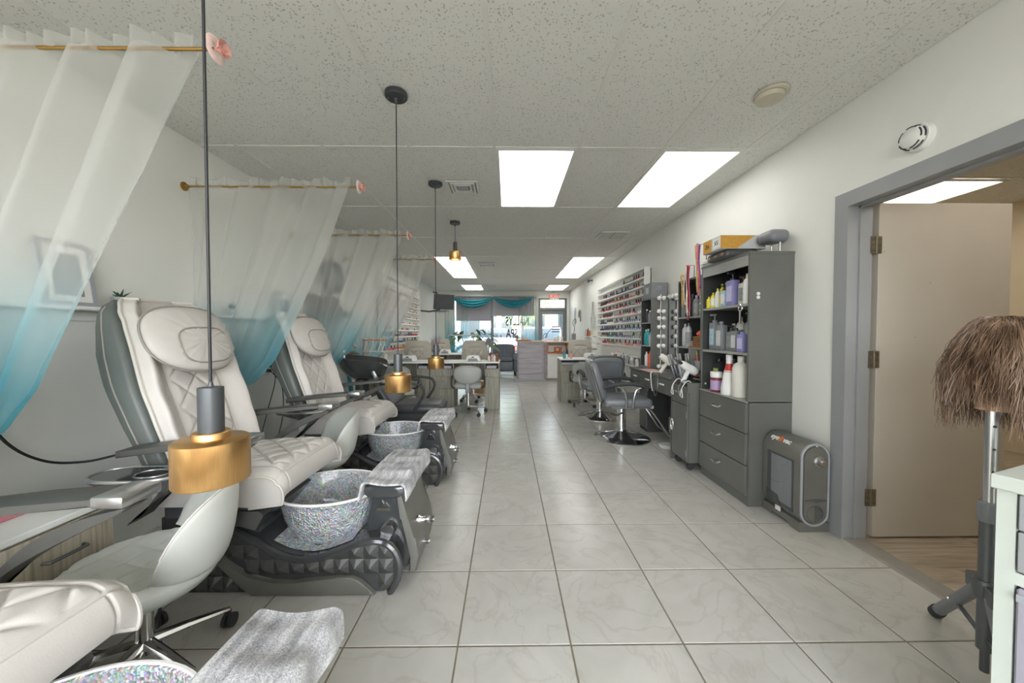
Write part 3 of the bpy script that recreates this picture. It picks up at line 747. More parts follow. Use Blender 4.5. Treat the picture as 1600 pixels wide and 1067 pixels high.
    for i in range(40):
        a = 2*math.pi*i/40; c, s_ = math.cos(a), math.sin(a)
        yy = .15*math.copysign(abs(c)**.6, c); zz = -.03+.09*math.copysign(abs(s_)**.6, s_)
        r_ = ((abs(yy)/.255)**2.66+(abs(zz)/.165)**2.66)**(1/2.66)
        d = math.sqrt(max(0, 1-min(1, r_)**3.6))
        pts.append((pc_+zz*-.36+.052*d-.03*(yy/.238)**2+.001, yy, pz+zz))
    MB().tube(pts, .0045, 6, closed=True).build('inset_seam', 'seam_dark', po)
    pts = []
    for i in range(44):
        a = 2*math.pi*i/44; c, s_ = math.cos(a), math.sin(a); yy = .258*math.copysign(abs(c)**.75, c); zz = .168*math.copysign(abs(s_)**.75, s_)
        if zz < 0: yy *= 1-.12*(zz/.168)**2
        pts.append((pc_+zz*-.36-.03*(yy/.238)**2, yy, pz+zz))
    MB().tube(pts, .0055, 6, closed=True).build('piping', 'seam_dark', po)
    # arms
    for s in (-1, 1):
        ya = .365*s
        pr_ = [(-1.64, .70), (-1.4, .733), (-1.18, .752), (-1.18, .775), (-1.4, .757), (-1.64, .73)]
        ar = MB().prism([(x+X0, z) for x, z in pr_], ya-.055, ya+.055, 'y', r=.006).build('armrest', 'arm_grey', t, 30)
        MB().rbox(X0-1.18, X0-1.09, ya-.058, ya+.058, .748, .782, .008, 2).build('arm_tip', 'satin_chrome', ar, 30)
        up = bez([(-1.10, 0, .742), (-1.24, 0, .705), (-1.38, 0, .64), (-1.49, 0, .54), (-1.56, 0, .44)], 20)
        lo = bez([(-1.13, 0, .722), (-1.26, 0, .66), (-1.41, 0, .58), (-1.54, 0, .48), (-1.63, 0, .40)], 20)
        MB().prism([(p.x+X0, p.z) for p in up]+[(p.x+X0, p.z) for p in lo[::-1]], ya-.03, ya+.03, 'y', r=.005).build('arm_bracket', 'arm_grey', t, 30)
        if s < 0:
            ct = MB()
            n = 36; yc, xc = ya-.10, X0-1.50
            out = [(xc+.17*math.copysign(abs(math.cos(a))**.8, math.cos(a)), yc+.082*math.copysign(abs(math.sin(a))**.8, math.sin(a))) for a in [2*math.pi*k/n for k in range(n)]]
            inn = [(xc+.065+.062*math.cos(a), yc-.005+.045*math.sin(a)) for a in [2*math.pi*k/n for k in range(n)]]
            vs = [(x, y, .655) for x, y in out]+[(x, y, .655) for x, y in inn]+[(x, y, .635) for x, y in out]+[(x, y, .59) for x, y in inn]+[(xc+.065, yc-.005, .585)]
            fs = []
            for k in range(n):
                j = (k+1) % n
                fs += [(k, j, n+j, n+k), (k, 2*n+k, 2*n+j, j), (n+k, n+j, 3*n+j, 3*n+k), (3*n+k, 3*n+j, 4*n), (2*n+k, 3*n+k, 3*n+j, 2*n+j)]
            co = ct.add(vs, fs).build('cup_holder', 'black_gloss', t, 30)
            MB().tube([(x, y, .652) for x, y in out], .007, 6, closed=True).build('cup_rim', 'satin_chrome', co)
            MB().tube([(x, y, .657) for x, y in inn], .004, 6, closed=True).build('hole_ring', 'satin_chrome', co)
    return t
YC = [.665, 1.93, 3.13]
pc1 = make_pedi_chair((-1.1, YC[1], 0), 'grey leather pedicure chair with quilted back, nearest one fully in view')
dup(pc1, (-1.12, YC[2]-.01, 0), None, 'grey leather pedicure chair behind the first full one, beside the black shampoo bowl')
dup(pc1, (-1.05, YC[0], 0), None, 'nearest pedicure chair, only its quilted seat front and foot bowl showing')
# towels over the footrests
def make_towel():
    def f(u, v):
        y = -.262+.5*u; s_ = (v-.5)*.36
        wob = .004*math.sin(u*17+v*5)+.003*math.sin(u*31)
        # over the pad: flat top, bent down at both sides
        if abs(s_) < .085: x, z = s_, .524+.012*math.sin(u*math.pi)
        else:
            k = abs(s_)-.085; a = min(k/.035, 1)*1.35; x = math.copysign(.085+.026*math.sin(a)+max(0, k-.035)*.12, s_); z = .524-.026*(1-math.cos(a))-max(0, k-.035)*.95+.012*math.sin(u*math.pi)
        return (x+wob, y+.012*math.sin(v*9), z+wob)
    m = MB().grid(f, 40, 40)
    n = len(m.v); up = [(x, y, z) for x, y, z in m.v]; lo = [(x*.93, y, z-.009) for x, y, z in m.v]
    g2 = MB().add(up, m.f).add(lo, [q[::-1] for q in m.f])
    b_ = [i for i in range(41)]+[41*k+40 for k in range(1, 41)]+[41*40+i for i in range(39, -1, -1)]+[41*k for k in range(39, 0, -1)]
    g2.f += [(b_[i], b_[(i+1) % len(b_)], n+b_[(i+1) % len(b_)], n+b_[i]) for i in range(len(b_))]; g2.m += [0]*len(b_)
    return g2.mesh('towel', 'terry_towel', 60)
tm = make_towel()
for y, dx, la in ((YC[1], 0, 'grey white terry towel over the footrest of the first full pedicure chair'), (YC[2]-.01, -.02, 'grey white terry towel over the footrest of the farther pedicure chair'), (YC[0], .05, 'grey terry towel over the nearest footrest at the bottom edge')):
    tag(put('towel', tm, None, (-.585+dx, y, 0)), la, 'towel', 'towels on the footrests')
# ================================================================== pedicure stools
def star_base(t, n=5, r=.25, zc=.085, mm='satin_chrome', ph=0., wheel='black_rubber'):
    for k in range(n):
        a = ph+2*math.pi*k/n; c, s = math.cos(a), math.sin(a)
        lg = MB().tube([(.02*c, .02*s, zc+.025), (.12*c, .12*s, zc+.012), (r*c, r*s, zc-.012)], [.022, .018, .012], 8, flat=.8).build('leg', mm, t)
        ca = MB()
        for d in (-.012, .012):
            ca.lathe([(.006, -.007), (.027, -.007), (.027, .007), (.006, .007)], 14, (0, d, 0), 'y')
        ca.cyl((0, -.02, 0), (0, .02, 0), .006, 8); ca.cyl((0, 0, .01), (0, 0, .045), .007, 8)
        ca.xf(Matrix.Translation((r*c, r*s, .0275)) @ Matrix.Rotation(a+.7, 4, 'Z')).build('caster', wheel, lg)
def make_stool(loc, rz, label, low=True, m='grey_leather', group='pedicure stools between the spa chairs'):
    t = thing('pedicure_stool', label, 'stool', loc, rz, group)
    H = .40
    # quilted dish seat
    def top(u, v):
        a = 2*math.pi*u; r_ = v; x, y = .225*r_*math.cos(a), .235*r_*math.sin(a)
        z = H+.018*(1-r_**2)*-1+.012*r_**3+quilt(x, y, 8, .010)*(1 if r_ < .93 else max(0, (1-r_)/.07))
        if r_ > .94: z -= .03*((r_-.94)/.06)**2
        return (x, y, z)
    so = MB().grid(top, 72, 36).build('seat', m, t, 60, recalc=False)
    MB().lathe([(.226, H-.018), (.228, H-.035), (.20, H-.075), (.14, H-.105), (.05, H-.115)], 40, sy=1.045).build('seat_shell', m, t, 60)
    # wrap-around back on the +X side
    n = 56; th = R(76)
    def env(a):
        k = abs(a)/th; return max(0, 1-k**3.6)
    rings = []
    outer = []
    for i in range(n+1):
        a = -th+2*th*i/n; e = env(a)
        zb = H-.035+.06*(1-e); zt = zb+.012+.29*e**.8
        ring = []
        m2 = 20
        for k in range(m2):
            p = 2*math.pi*k/m2; hh = (zb+zt)/2+(zt-zb)/2*math.sin(p); f = (hh-zb)/max(.01, zt-zb)
            rad = .225+.045*f+.030*(.35+.65*e)*math.cos(p)*(1-.35*f)
            if math.cos(p) < 0 and e > .2: rad -= quilt(a*.24, hh, 9, .008)*min(1, e)
            ring.append((rad*math.cos(a), rad*1.04*math.sin(a), hh))
        rings.append(ring)
    bo = MB().loft(rings).build('backrest', m, t, 60)
    MB().tube([((.225+.045*1+.002)*math.cos(a), (.225+.045)*1.04*math.sin(a), H-.035+.06*(1-env(a))+.012+.29*env(a)**.8+.001) for a in [-th*.93+2*th*.93*i/40 for i in range(41)]], .004, 6).build('piping', 'pale_piping', bo)
    MB().lathe([(.055, H-.115), (.055, H-.13), (.026, H-.14), (.026, .10), (.045, .085), (.045, .06)], 18).build('gas_column', 'chrome', t)
    star_base(t, ph=.35, mm='chrome')
    MB().tube([(.05, 0, H-.125), (.12, .06, H-.13), (.19, .11, H-.125)], .006, 6).build('height_lever', 'chrome', t)
    return t
st1 = make_stool((-1.31, 1.29, 0), R(34), 'low quilted stool with wrap-around back between the nearest pedicure chairs')
dup(st1, (-1.33, 2.49, 0), R(34), 'low quilted stool half hidden behind the first full pedicure chair')
# ================================================================== ombre curtains on gold rods
ROD_Y = [1.30, 2.52, 3.74, 4.95]; ROD_Z = 2.232
E_ = [(0, -1.085, 2.235), (.12, -1.14, 2.05), (.3, -1.225, 1.78), (.46, -1.337, 1.526), (.6, -1.44, 1.318), (.78, -1.60, 1.04), (.9, -1.75, .885), (1., -2.16, .66)]
def make_curtain(seed):
    rnd = random.Random(seed); ph = [rnd.random()*6.28 for _ in range(6)]
    ex = [(a, b) for a, b, c in E_]; ez = [(a, c) for a, b, c in E_]
    nu, nv = 150, 70
    def f(u, v):
        # v<0.04 ruffle above the rod, then down to the tie, then the tail
        if v < .05:
            k = v/.05; x = -2.18+u*1.095; z = ROD_Z+.052*(1-k)*(1+.25*math.sin(u*31+ph[0]))
            y = .018*math.sin(u*95+ph[1])+.01*math.sin(u*41+ph[2]); return (x, y, z)
        if v < .88:
            k = (v-.05)/.83
            wx = -2.19+.015*math.sin(k*5); wz = ROD_Z-(ROD_Z-.74)*k
            uu = max(0, u+.012*math.sin(u*40+ph[3]))
            # free edge and inner threads sag toward the tie
            xx, zz = lin(ex, k), lin(ez, k)
            g_ = uu**(1+.5*k)
            x = wx+(xx-wx)*g_; z = wz+(zz-wz)*g_+.0
            am = .030*(1-.55*k)+.012
            y = am*math.sin(uu*31+ph[1]+k*1.2)+.016*math.sin(uu*17+ph[2]-k*2)+.006*math.sin(uu*71+ph[4])
            # pull loosely forward in the middle of the sweep
            y += -.06*math.sin(k*math.pi)*u
            return (x, y, z)
        k = (v-.88)/.12
        x0, y0, z0 = f(u, .8799)
        return (x0*(1-.7*k)+(-2.13+.05*u)*.7*k, y0*(1-.2*k)+.05*math.sin(u*30)*k, z0-.40*k)
    m = MB().grid(f, nu, nv)
    return m.mesh('curtain_panel', 'ombre_voile', 180, recalc=False), f
def rose(parent, loc):
    for ri, (n, r_, tilt, ml) in enumerate(((6, .036, 1.05, 'rose_pale'), (5, .028, .7, 'rose_pink'), (4, .018, .35, 'rose_pink'))):
        for k in range(n):
            a = 2*math.pi*k/n+ri*.5
            def pf(u, v):
                w = (u-.5)*1.5*(math.sin(min(1, v*1.15)*math.pi*.62)); h = v*r_*1.25
                rr = .006+h*math.sin(tilt)+.004*math.sin(v*3); x = h*math.cos(tilt)+.012*ri*.4-.006*v*v*4*(ri == 0)
                return (x+.006, rr*math.cos(a+w*.75), rr*math.sin(a+w*.75))
            m = MB().grid(pf, 7, 6).build('petal', ml, parent, 180, loc=loc, recalc=False)
    MB().ball((.012, 0, 0), .012, .008, .008, 8, 6).build('rose_heart', 'letter_orange' if False else 'rose_pink', parent, loc=loc)
ORD = ['nearest', 'second', 'third', 'farthest']
cm, cf = make_curtain(3)
rodt = None
for k, y in enumerate(ROD_Y):
    if rodt is None:
        rodt = thing('curtain_rod', '', 'curtain rod', (XL, y, ROD_Z-.01), 0, 'gold rods with a rose on the end')
        MB().cyl((0, 0, 0), (1.19, 0, 0), .0065, 10).build('rod', 'rod_gold', rodt)
        MB().lathe([(.03, 0), (.03, .006), (.014, .012), (.012, .03)], 18, ax='x').build('wall_flange', 'rod_gold', rodt)
        rose(rodt, (1.19, 0, 0)); r0 = rodt
    else: r0 = dup(rodt, (XL, y, ROD_Z), None, group='gold rods with a rose on the end')
    r0['label'] = '%s gold curtain rod with a pink rose at its free end' % ORD[k]
    c = tag(put('sheer_curtain', cm if k != 1 else make_curtain(8)[0], None, (0, y, -.01 if k == 0 else 0)), '%s sheer curtain fading from white to teal, swept back to the wall' % ORD[k], 'curtain', 'ombre sheer curtains')
# ================================================================== pendant lamps
def pendant(x, y, zb, label, lit=False):
    t = thing('pendant_lamp', label, 'pendant lamp', (x, y, zb), 0, 'black and brass pendant lamps'); L = ZC-zb
    MB().lathe([(.062, L), (.062, L-.02), (.056, L-.026), (.012, L-.028)], 28).build('ceiling_canopy', 'lamp_black', t)
    for a in (0, math.pi): MB().ball((.045*math.cos(a), .045*math.sin(a), L-.026), .006, n=8, m=5).build('screw', 'steel_dark', t)
    MB().lathe([(.01, L-.026), (.008, L-.05), (.004, L-.055)], 10).build('cord_grip', 'lamp_black', t)
    MB().cyl((0, 0, .215), (0, 0, L-.05), .0032, 8).build('cord', 'cable_black', t)
    MB().lathe([(.004, .225), (.006, .215), (.024, .213), (.0245, .21), (.0245, .10), (.02, .098)], 24).build('socket_sleeve', 'lamp_black', t)
    MB().lathe([(.034, .113), (.036, .11), (.036, .096), (.03, .095)], 28).build('brass_collar', 'brushed_brass', t)
    MB().lathe([(.002, .098), (.068, .097), (.072, .094), (.072, .002), (.071, 0), (.066, 0), (.066, .088), (.004, .09)], 56).build('drum_shade', 'brushed_brass', t)
    MB().ball((0, 0, .05), .028, n=14, m=9).build('bulb', 'lit_bulb' if lit else 'bulb_glass', t)
pendant(-.672, .82, .89, 'nearest pendant lamp hanging large in front of the pedicure chair')
pendant(-.625, 2.058, .893, 'second pendant lamp hanging over the farther pedicure chair')
pendant(-.648, 3.265, .905, 'third pendant lamp hanging in front of the manicure table')
pendant(-.636, 4.40, 2.115, 'short farthest pendant lamp close under the ceiling, lit', True)
# ================================================================== left wall ledge and what stands on it
lg = MB().rbox(XL, XL+.10, .6, 4.9, 1.34, 1.36, .004, 1).box(XL+.001, XL+.012, .6, 4.9, 1.29, 1.335)
tag(lg.build('wall_ledge', 'trim_white', None, 30), 'long narrow white ledge shelf along the left wall', 'shelf')
def frame(y, z, w, h, label, lean=.09):
    t = thing('picture_frame', label, 'picture frame', (XL+.085, y, z), 0, 'picture frames on the ledge')
    M = Matrix.Rotation(-lean*1.6, 4, 'Y')
    f = MB()
    for a in ((-w, -w+.02, 0, h), (w-.02, w, 0, h), (-w+.02, w-.02, 0, .02), (-w+.02, w-.02, h-.02, h)): f.box(-.018, 0, a[0], a[1], a[2], a[3])
    f.xf(M).build('border', 'grey_plastic', t, 0); MB().box(-.016, -.006, -w+.02, w-.02, .02, h-.02).xf(M).build('picture', 'paper_white', t, 0)
    MB().box(-.005, -.0048, -w+.05, w-.05, .05, h-.06).xf(M).build('print', 'art_grey', t, 0)
frame(1.80, 1.36, .11, .32, 'white picture leaning on the ledge behind the nearest curtain')
frame(3.52, 1.36, .13, .26, 'white framed picture on the ledge behind the second curtain')
def succulent(y, label, s=1.):
    t = thing('small_plant', label, 'plant', (XL+.05, y, 1.36), 0, 'little plants on the ledge')
    MB().lathe([(.028*s, 0), (.038*s, .06*s), (.034*s, .06*s), (.03*s, .05*s), (.002, .05*s)], 16).build('pot', 'grey_plastic', t)
    for k in range(16):
        a = k*2.4; l_ = (.035+.03*random.random())*s; e = .5+random.random()*.9
        MB().tube([(0, 0, .05*s), (l_*.5*math.cos(a)*math.cos(e), l_*.5*math.sin(a)*math.cos(e), .05*s+l_*.6*math.sin(e)), (l_*math.cos(a)*math.cos(e), l_*math.sin(a)*math.cos(e), .05*s+l_*math.sin(e))], [.005*s, .006*s, .001], 5, flat=.5).build('leaf', 'leaf_dark', t)
succulent(2.05, 'small potted plant on the ledge behind the nearest curtain', 1.1)
succulent(2.86, 'small round potted plant on the ledge behind the second curtain', 1.0)
bx_ = thing('ledge_box', 'small pale box on the ledge beside the round potted plant', 'box', (XL+.05, 2.62, 1.36))
MB().rbox(-.03, .03, -.04, .04, 0, .075, .003, 1).build('body', 'paper_grey', bx_, 30); MB().rbox(-.032, .032, -.042, .042, .075, .09, .002, 1).build('lid', 'paper_white', bx_, 30)
mr = thing('ring_shelf', 'round ring shaped wall shelf above the ledge behind the third curtain', 'shelf', (XL, 4.5, 1.915))
MB().lathe([(.2, 0), (.2, .11), (.18, .11), (.18, 0)], 48, ax='x', caps=False).build('rim', 'grey_plastic', mr); MB().box(0, .10, -.165, .165, -.07, -.055).build('board', 'trim_white', mr, 0)
# ragged grey wall hanging
pts = []; rnd = random.Random(4)
for k in range(15): pts.append((3.98+1.15*k/14, 1.67+.02*rnd.uniform(-1, 1)-(.13 if k > 9 else 0)))
for k in range(15): pts.append((5.13-1.15*k/14, 1.375+.004*rnd.uniform(-1, 1)+(.07 if k < 4 else 0)))
wh = thing('wall_art', 'ragged edged grey panel art standing on the ledge behind the third curtain', 'wall art', (0, 0, 0))
MB().prism([(a, b) for a, b in pts], XL+.002, XL+.03, 'x').build('panel', 'art_grey', wh, 0)
# sockets and cables on the left wall
ow = thing('wall_socket', 'white double wall socket with two black plugs beside the first chair', 'socket', (XL, 3.33, .9))
MB().rbox(0, .008, -.036, .036, -.058, .058, .003, 2).build('cover', 'white_plastic', ow, 30)
for dz in (-.02, .024): MB().rbox(.008, .04, -.016, .016, dz-.014, dz+.014, .005, 2).build('plug', 'black_rubber', ow, 30)
def cable(pts, r_, m, label, n=40):
    return tag(MB().tube(bez(pts, n), r_, 6).build('cable', m), label, 'cable')
cable([(XL+.04, 3.33, .925), (XL+.1, 3.30, .8), (XL+.07, 3.22, .5), (XL+.08, 3.1, .25), (XL+.12, 3.0, .02)], .004, 'cable_black', 'upper black power cable hanging from the white wall socket')
cable([(XL+.04, 3.33, .88), (XL+.12, 3.36, .74), (XL+.09, 3.42, .45), (XL+.1, 3.3, .2), (XL+.16, 3.2, .02)], .004, 'cable_black', 'lower black power cable hanging from the white wall socket')
cable([(XL+.02, 1.40, 1.10), (XL+.05, 1.47, .98), (XL+.08, 1.55, .76), (XL+.10, 1.66, .64), (XL+.16, 1.76, .60), (XL+.28, 1.80, .62)], .006, 'cable_black', 'black cable looping down the wall behind the nearest curtain')
# drawer cart between the near chairs
t = thing('drawer_cart', 'beige wood grain drawer cart between the two nearest pedicure chairs', 'drawer cart', (-1.88, 1.30, 0))
MB().box(-.16, .26, -.17, .17, .06, .54).build('body', 'beige_laminate', t, 0)
MB().rbox(-.17, .285, -.18, .18, .54, .565, .004, 1).build('top', 'trim_white', t, 30)
for z0, z1 in ((.07, .29), (.30, .53)):
    d = MB().rbox(.26, .278, -.165, .165, z0, z1, .002, 1).build('drawer_front', 'beige_laminate', t, 30)
    MB().tube([(.278, -.06, z1-.10), (.30, -.055, z1-.10), (.302, 0, z1-.10), (.30, .055, z1-.10), (.278, .06, z1-.10)], .006, 8).build('handle', 'steel_dark', d)
for x in (-.12, .22):
    for y in (-.13, .13): MB().lathe([(.008, -.012), (.028, -.012), (.028, .012), (.008, .012)], 14, (x, y, .028), 'y').cyl((x, y, .03), (x, y, .062), .008, 8).build('caster', 'black_rubber', t)
tag(MB().rbox(-.12, .14, -.14, .13, 0, .012, .004, 2).build('cloth', 'pink_cloth', None, 30, (-1.9, 1.30, .565)), 'folded pink cloth lying on the drawer cart', 'cloth')
# ================================================================== tall drawer cabinet with open shelves
CX0, CX1, CY0, CY1 = 1.685, 1.998, 2.49, 3.11
t = thing('shelf_cabinet', 'tall slate grey cabinet with three drawers below and open shelves above', 'cabinet', (CX0, CY0, 0))
w, d = CX1-CX0, CY1-CY0
MB().box(.012, w, 0, d, .0, .735).build('drawer_body', 'slate_laminate', t, 0)
for k, (a, b_) in enumerate(((.075, .285), (.292, .51), (.517, .73))):
    dr_ = MB().rbox(-.008, .012, .012, d-.004, a, b_, .002, 1).build('drawer', 'slate_laminate', t, 0)
    yc, zc = d*.58, (a+b_)/2+.02
    MB().tube([(-.008, yc-.055, zc+.01), (-.028, yc-.04, zc), (-.032, yc, zc-.003), (-.028, yc+.04, zc), (-.008, yc+.055, zc+.01)], .008, 8).build('handle', 'chrome', dr_)
MB().box(.0, w, 0, .018, .735, 1.775).build('side_panel', 'slate_laminate', t, 0); MB().box(.0, w, d-.018, d, .735, 1.775).build('side_panel', 'slate_laminate', t, 0)
MB().box(w-.012, w, .018, d-.018, .735, 1.775).build('back_panel', 'dark_board_and_shade', t, 0); MB().box(.004, w-.012, d-.021, d-.018, .742, 1.775).build('inner_shade_sheet', 'dark_board_and_shade', t, 0); MB().box(.004, w-.012, .018, .021, .742, 1.775).build('inner_shade_sheet', 'dark_board_and_shade', t, 0)  # thin dark sheets on the inner sides put the shelf shade into colour
MB().box(-.004, w, -.004, d+.004, 1.775, 1.795).build('top_panel', 'slate_laminate', t, 0); MB().box(.0, .016, .018, d-.018, 1.70, 1.775).build('fascia', 'slate_edge', t, 0)
MB().box(-.012, w-.012, 0, d, .735, .742).build('lower_top', 'slate_edge', t, 0)
for z in (1.085, 1.435): MB().box(.004, w-.012, .018, d-.018, z-.018, z).build('shelf', 'slate_edge', t, 0)
for z, q in ((1.50, 0), (1.475, 1)): MB().lathe([(.012, 0), (.012, -.004), (.002, -.006)], 14, (.06, 0, z), 'y').build('cable_button', 'white_plastic', t)
MB().cyl((.03, d-.018, .79), (.03, d-.026, .79), .008, 10).build('peg', 'white_plastic', t)
# bottles --------------------------------------------------------------
def bottle(kind, x, y, z, h, r_, body, cap, lab, label, group, rz=0, name=None):
    t = thing(name or {'pump': 'pump_bottle', 'round': 'bottle', 'cone': 'bottle', 'jar': 'jar', 'rect': 'bottle', 'rectpump': 'pump_bottle'}[kind], label, 'jar' if kind == 'jar' else 'bottle', (x, y, z), rz, group)
    if kind in ('pump', 'round'):
        hb = h*.78 if kind == 'pump' else h*.86
        MB().lathe([(r_*.9, 0), (r_, .006), (r_, hb*.82), (r_*.8, hb*.93), (r_*.38, hb), (r_*.38, hb+.004)], 20).build('body', body, t)
        zc = hb+.004
        if lab: MB().lathe([(r_*1.012, hb*.18), (r_*1.012, hb*.72)], 20, caps=False).build('label_band', lab, t)
    elif kind == 'cone':
        hb = h*.86
        MB().lathe([(r_*.96, 0), (r_, .008), (r_*.98, hb*.2), (r_*.62, hb*.68), (r_*.42, hb*.82), (r_*.36, hb)], 22).build('body', body, t); zc = hb
        if lab: MB().lathe([(r_*.645, hb*.66), (r_*.43, hb*.82), (r_*.40, hb*.9)], 22, caps=False).build('label_band', lab, t)
    elif kind == 'jar':
        hb = h*.72
        MB().lathe([(r_*.95, 0), (r_, .005), (r_, hb*.9), (r_*.86, hb)], 22).build('body', body, t); zc = hb
        if lab: MB().lathe([(r_*1.012, hb*.15), (r_*1.012, hb*.8)], 22, caps=False).build('label_band', lab, t)
    else:
        hb = h*.76 if kind == 'rectpump' else h*.88
        MB().rbox(-r_*.62, r_*.62, -r_, r_, 0, hb, r_*.18, 2).build('body', body, t, 30); zc = hb
        if lab: MB().box(-r_*.64, -r_*.61, -r_*.72, r_*.72, hb*.18, hb*.78).build('label_band', lab, t, 0)
    if kind in ('pump', 'rectpump'):
        k = h-zc
        MB().lathe([(r_*.4, zc), (r_*.42, zc+k*.25), (r_*.2, zc+k*.32), (r_*.13, zc+k*.4), (r_*.13, zc+k*.8)], 12).rbox(-r_*.9, r_*.28, -r_*.2, r_*.2, zc+k*.78, zc+k, .003, 1).build('pump', cap, t, 30)
    elif kind == 'jar': MB().lathe([(r_*1.0, zc), (r_*1.02, zc+.004), (r_*1.02, h-.004), (r_*.95, h)], 22).build('lid', cap, t)
    else: MB().lathe([(r_*.4, zc), (r_*.42, zc+.003), (r_*.4, h-.003), (r_*.36, h)], 14).build('cap', cap, t)
    return t
mat('lavender', hexc('8f8cc0'), .4); mat('lav_label', hexc('c4c2de'), .5); mat('pale_blue', hexc('a8c4d2'), .4, noise=.2, nscale=30)
mat('yellow_plastic', hexc('d9cf3e'), .4); mat('silver_plastic', hexc('b9bcbf'), .35, .2); mat('purple_label', hexc('b49ac4'), .5); mat('maroon', hexc('7c2f3a'), .35)
mat('teal_plastic', hexc('2fa3a8'), .4); mat('bottle_black', hexc('2c2e31'), .3); mat('bottle_grey', hexc('7c7f82'), .35); mat('lime', hexc('b7c86a'), .5); mat('coral', hexc('ef6a55'), .5)
mat('clear_blue', hexc('a9c9d6'), .15, trans=.6)
G1, G2, G3 = 'bottles on the bottom cabinet shelf', 'bottles on the middle cabinet shelf', 'bottles on the top cabinet shelf'
zb = .7425
bottle('cone', 1.742, 2.80, zb, .315, .058, 'white_plastic', 'white_plastic', 'red_plastic', 'white cone shaped bottle with a red band on its neck', G1)
bottle('round', 1.752, 2.672, zb, .31, .058, 'off_white', 'off_white', None, 'fat white bottle nearest the front edge of the bottom cabinet shelf', G1)
bottle('jar', 1.728, 2.945, zb, .165, .046, 'maroon', 'white_plastic', 'purple_label', 'dark red jar with purple label in front of the white bottles', G1)
bottle('rect', 1.80, 3.035, zb, .27, .046, 'bottle_black', 'bottle_black', 'lime', 'tall black bottle with green label at the far end of the bottom shelf', G1)
bottle('cone', 1.86, 2.935, zb, .27, .045, 'white_plastic', 'dark_grey_plastic', None, 'small white cone bottle with dark cap behind the red jar', G1)
bottle('round', 1.90, 2.84, zb, .315, .045, 'off_white', 'off_white', None, 'tall white bottle behind the one with the red band', G1)
bottle('round', 1.905, 2.735, zb, .31, .045, 'grey_plastic', 'grey_plastic', None, 'grey white bottle at the back of the bottom cabinet shelf', G1)
zb = 1.0855
bottle('rectpump', 1.745, 3.01, zb, .30, .043, 'bottle_grey', 'bottle_grey', 'pale_blue', 'grey pump bottle with pale blue label on the middle cabinet shelf', G2)
bottle('rect', 1.745, 2.915, zb, .235, .043, 'dark_grey_plastic', 'dark_grey_plastic', 'paper_grey', 'dark grey bottle with light label next to the blue labelled pump', G2)
bottle('rectpump', 1.765, 2.80, zb, .20, .045, 'dark_grey_plastic', 'bottle_black', 'label_grey', 'low dark pump bottle in the middle of the middle shelf', G2)
bottle('rect', 1.74, 2.72, zb, .18, .036, 'bottle_grey', 'bottle_black', 'paper_grey', 'short grey bottle with white label beside the purple one', G2)
bottle('rect', 1.732, 2.63, zb, .15, .038, 'lavender', 'lavender', 'lav_label', 'small lavender bottle on the middle cabinet shelf', G2)
bottle('round', 1.875, 2.96, zb, .22, .034, 'silver_plastic', 'white_plastic', 'paper_grey', 'silver bottle behind the dark ones on the middle shelf', G2)
bottle('round', 1.87, 2.86, zb, .27, .036, 'white_plastic', 'silver_plastic', 'label_grey', 'white bottle with grey label at the back of the middle shelf', G2)
bottle('pump', 1.88, 2.775, zb, .30, .034, 'silver_plastic', 'silver_plastic', 'paper_grey', 'silver pump bottle at the back of the middle shelf', G2)
zb = 1.4355
for k in range(4): bottle('round', 1.722+.012*k, 3.06-.043*k, zb, .10+.03*k, .02, 'yellow_plastic' if k != 2 else 'white_plastic', 'yellow_plastic', 'paper_white' if k == 1 else None, ['shortest yellow bottle at the far end of the top shelf', 'second yellow bottle with white label on the top shelf', 'white bottle with yellow cap among the yellow ones', 'tallest yellow bottle on the top shelf'][k], G3)
bottle('round', 1.86, 3.04, zb, .22, .032, 'silver_plastic', 'paper_grey', 'paper_grey', 'tall silver can behind the yellow bottles', G3)
bottle('rectpump', 1.735, 2.862, zb, .17, .030, 'pale_blue', 'bottle_black', 'paper_white', 'pale blue bottle beside the big lavender pump bottle', G3)
bottle('rectpump', 1.745, 2.775, zb, .26, .046, 'lavender', 'bottle_black', 'lav_label', 'big lavender pump bottle on the top cabinet shelf', G3)
bottle('jar', 1.80, 2.70, zb, .13, .042, 'label_grey', 'silver_plastic', 'paper_grey', 'grey jar next to the big lavender pump bottle', G3)
bottle('rectpump', 1.745, 2.645, zb, .21, .034, 'off_white', 'steel_dark', 'label_grey', 'cream pump bottle near the front corner of the top shelf', G3)
bottle('round', 1.722, 2.565, zb, .215, .03, 'white_plastic', 'off_white', None, 'white bottle at the near corner of the top cabinet shelf', G3)
bottle('round', 1.88, 2.85, zb, .245, .036, 'bottle_black', 'red_plastic', None, 'black bottle with red top at the back of the top shelf', G3)
# keyring-like hook dangling
hk = thing('scissor_keyring', 'silver ring with keys hanging from the top cabinet shelf', 'keyring', (1.683, 2.585, 1.435))
MB().tube([(0, .02*math.cos(a), -.03+.02*math.sin(a)) for a in [2*math.pi*k/16 for k in range(16)]], .005, 6, closed=True).build('ring', 'chrome', hk)
MB().box(-.003, .003, -.008, .008, -.14, -.048).build('key_blade', 'chrome', hk, 0); MB().cyl((0, 0, -.012), (.0, .0, .0), .004, 6).build('hook', 'chrome', hk)
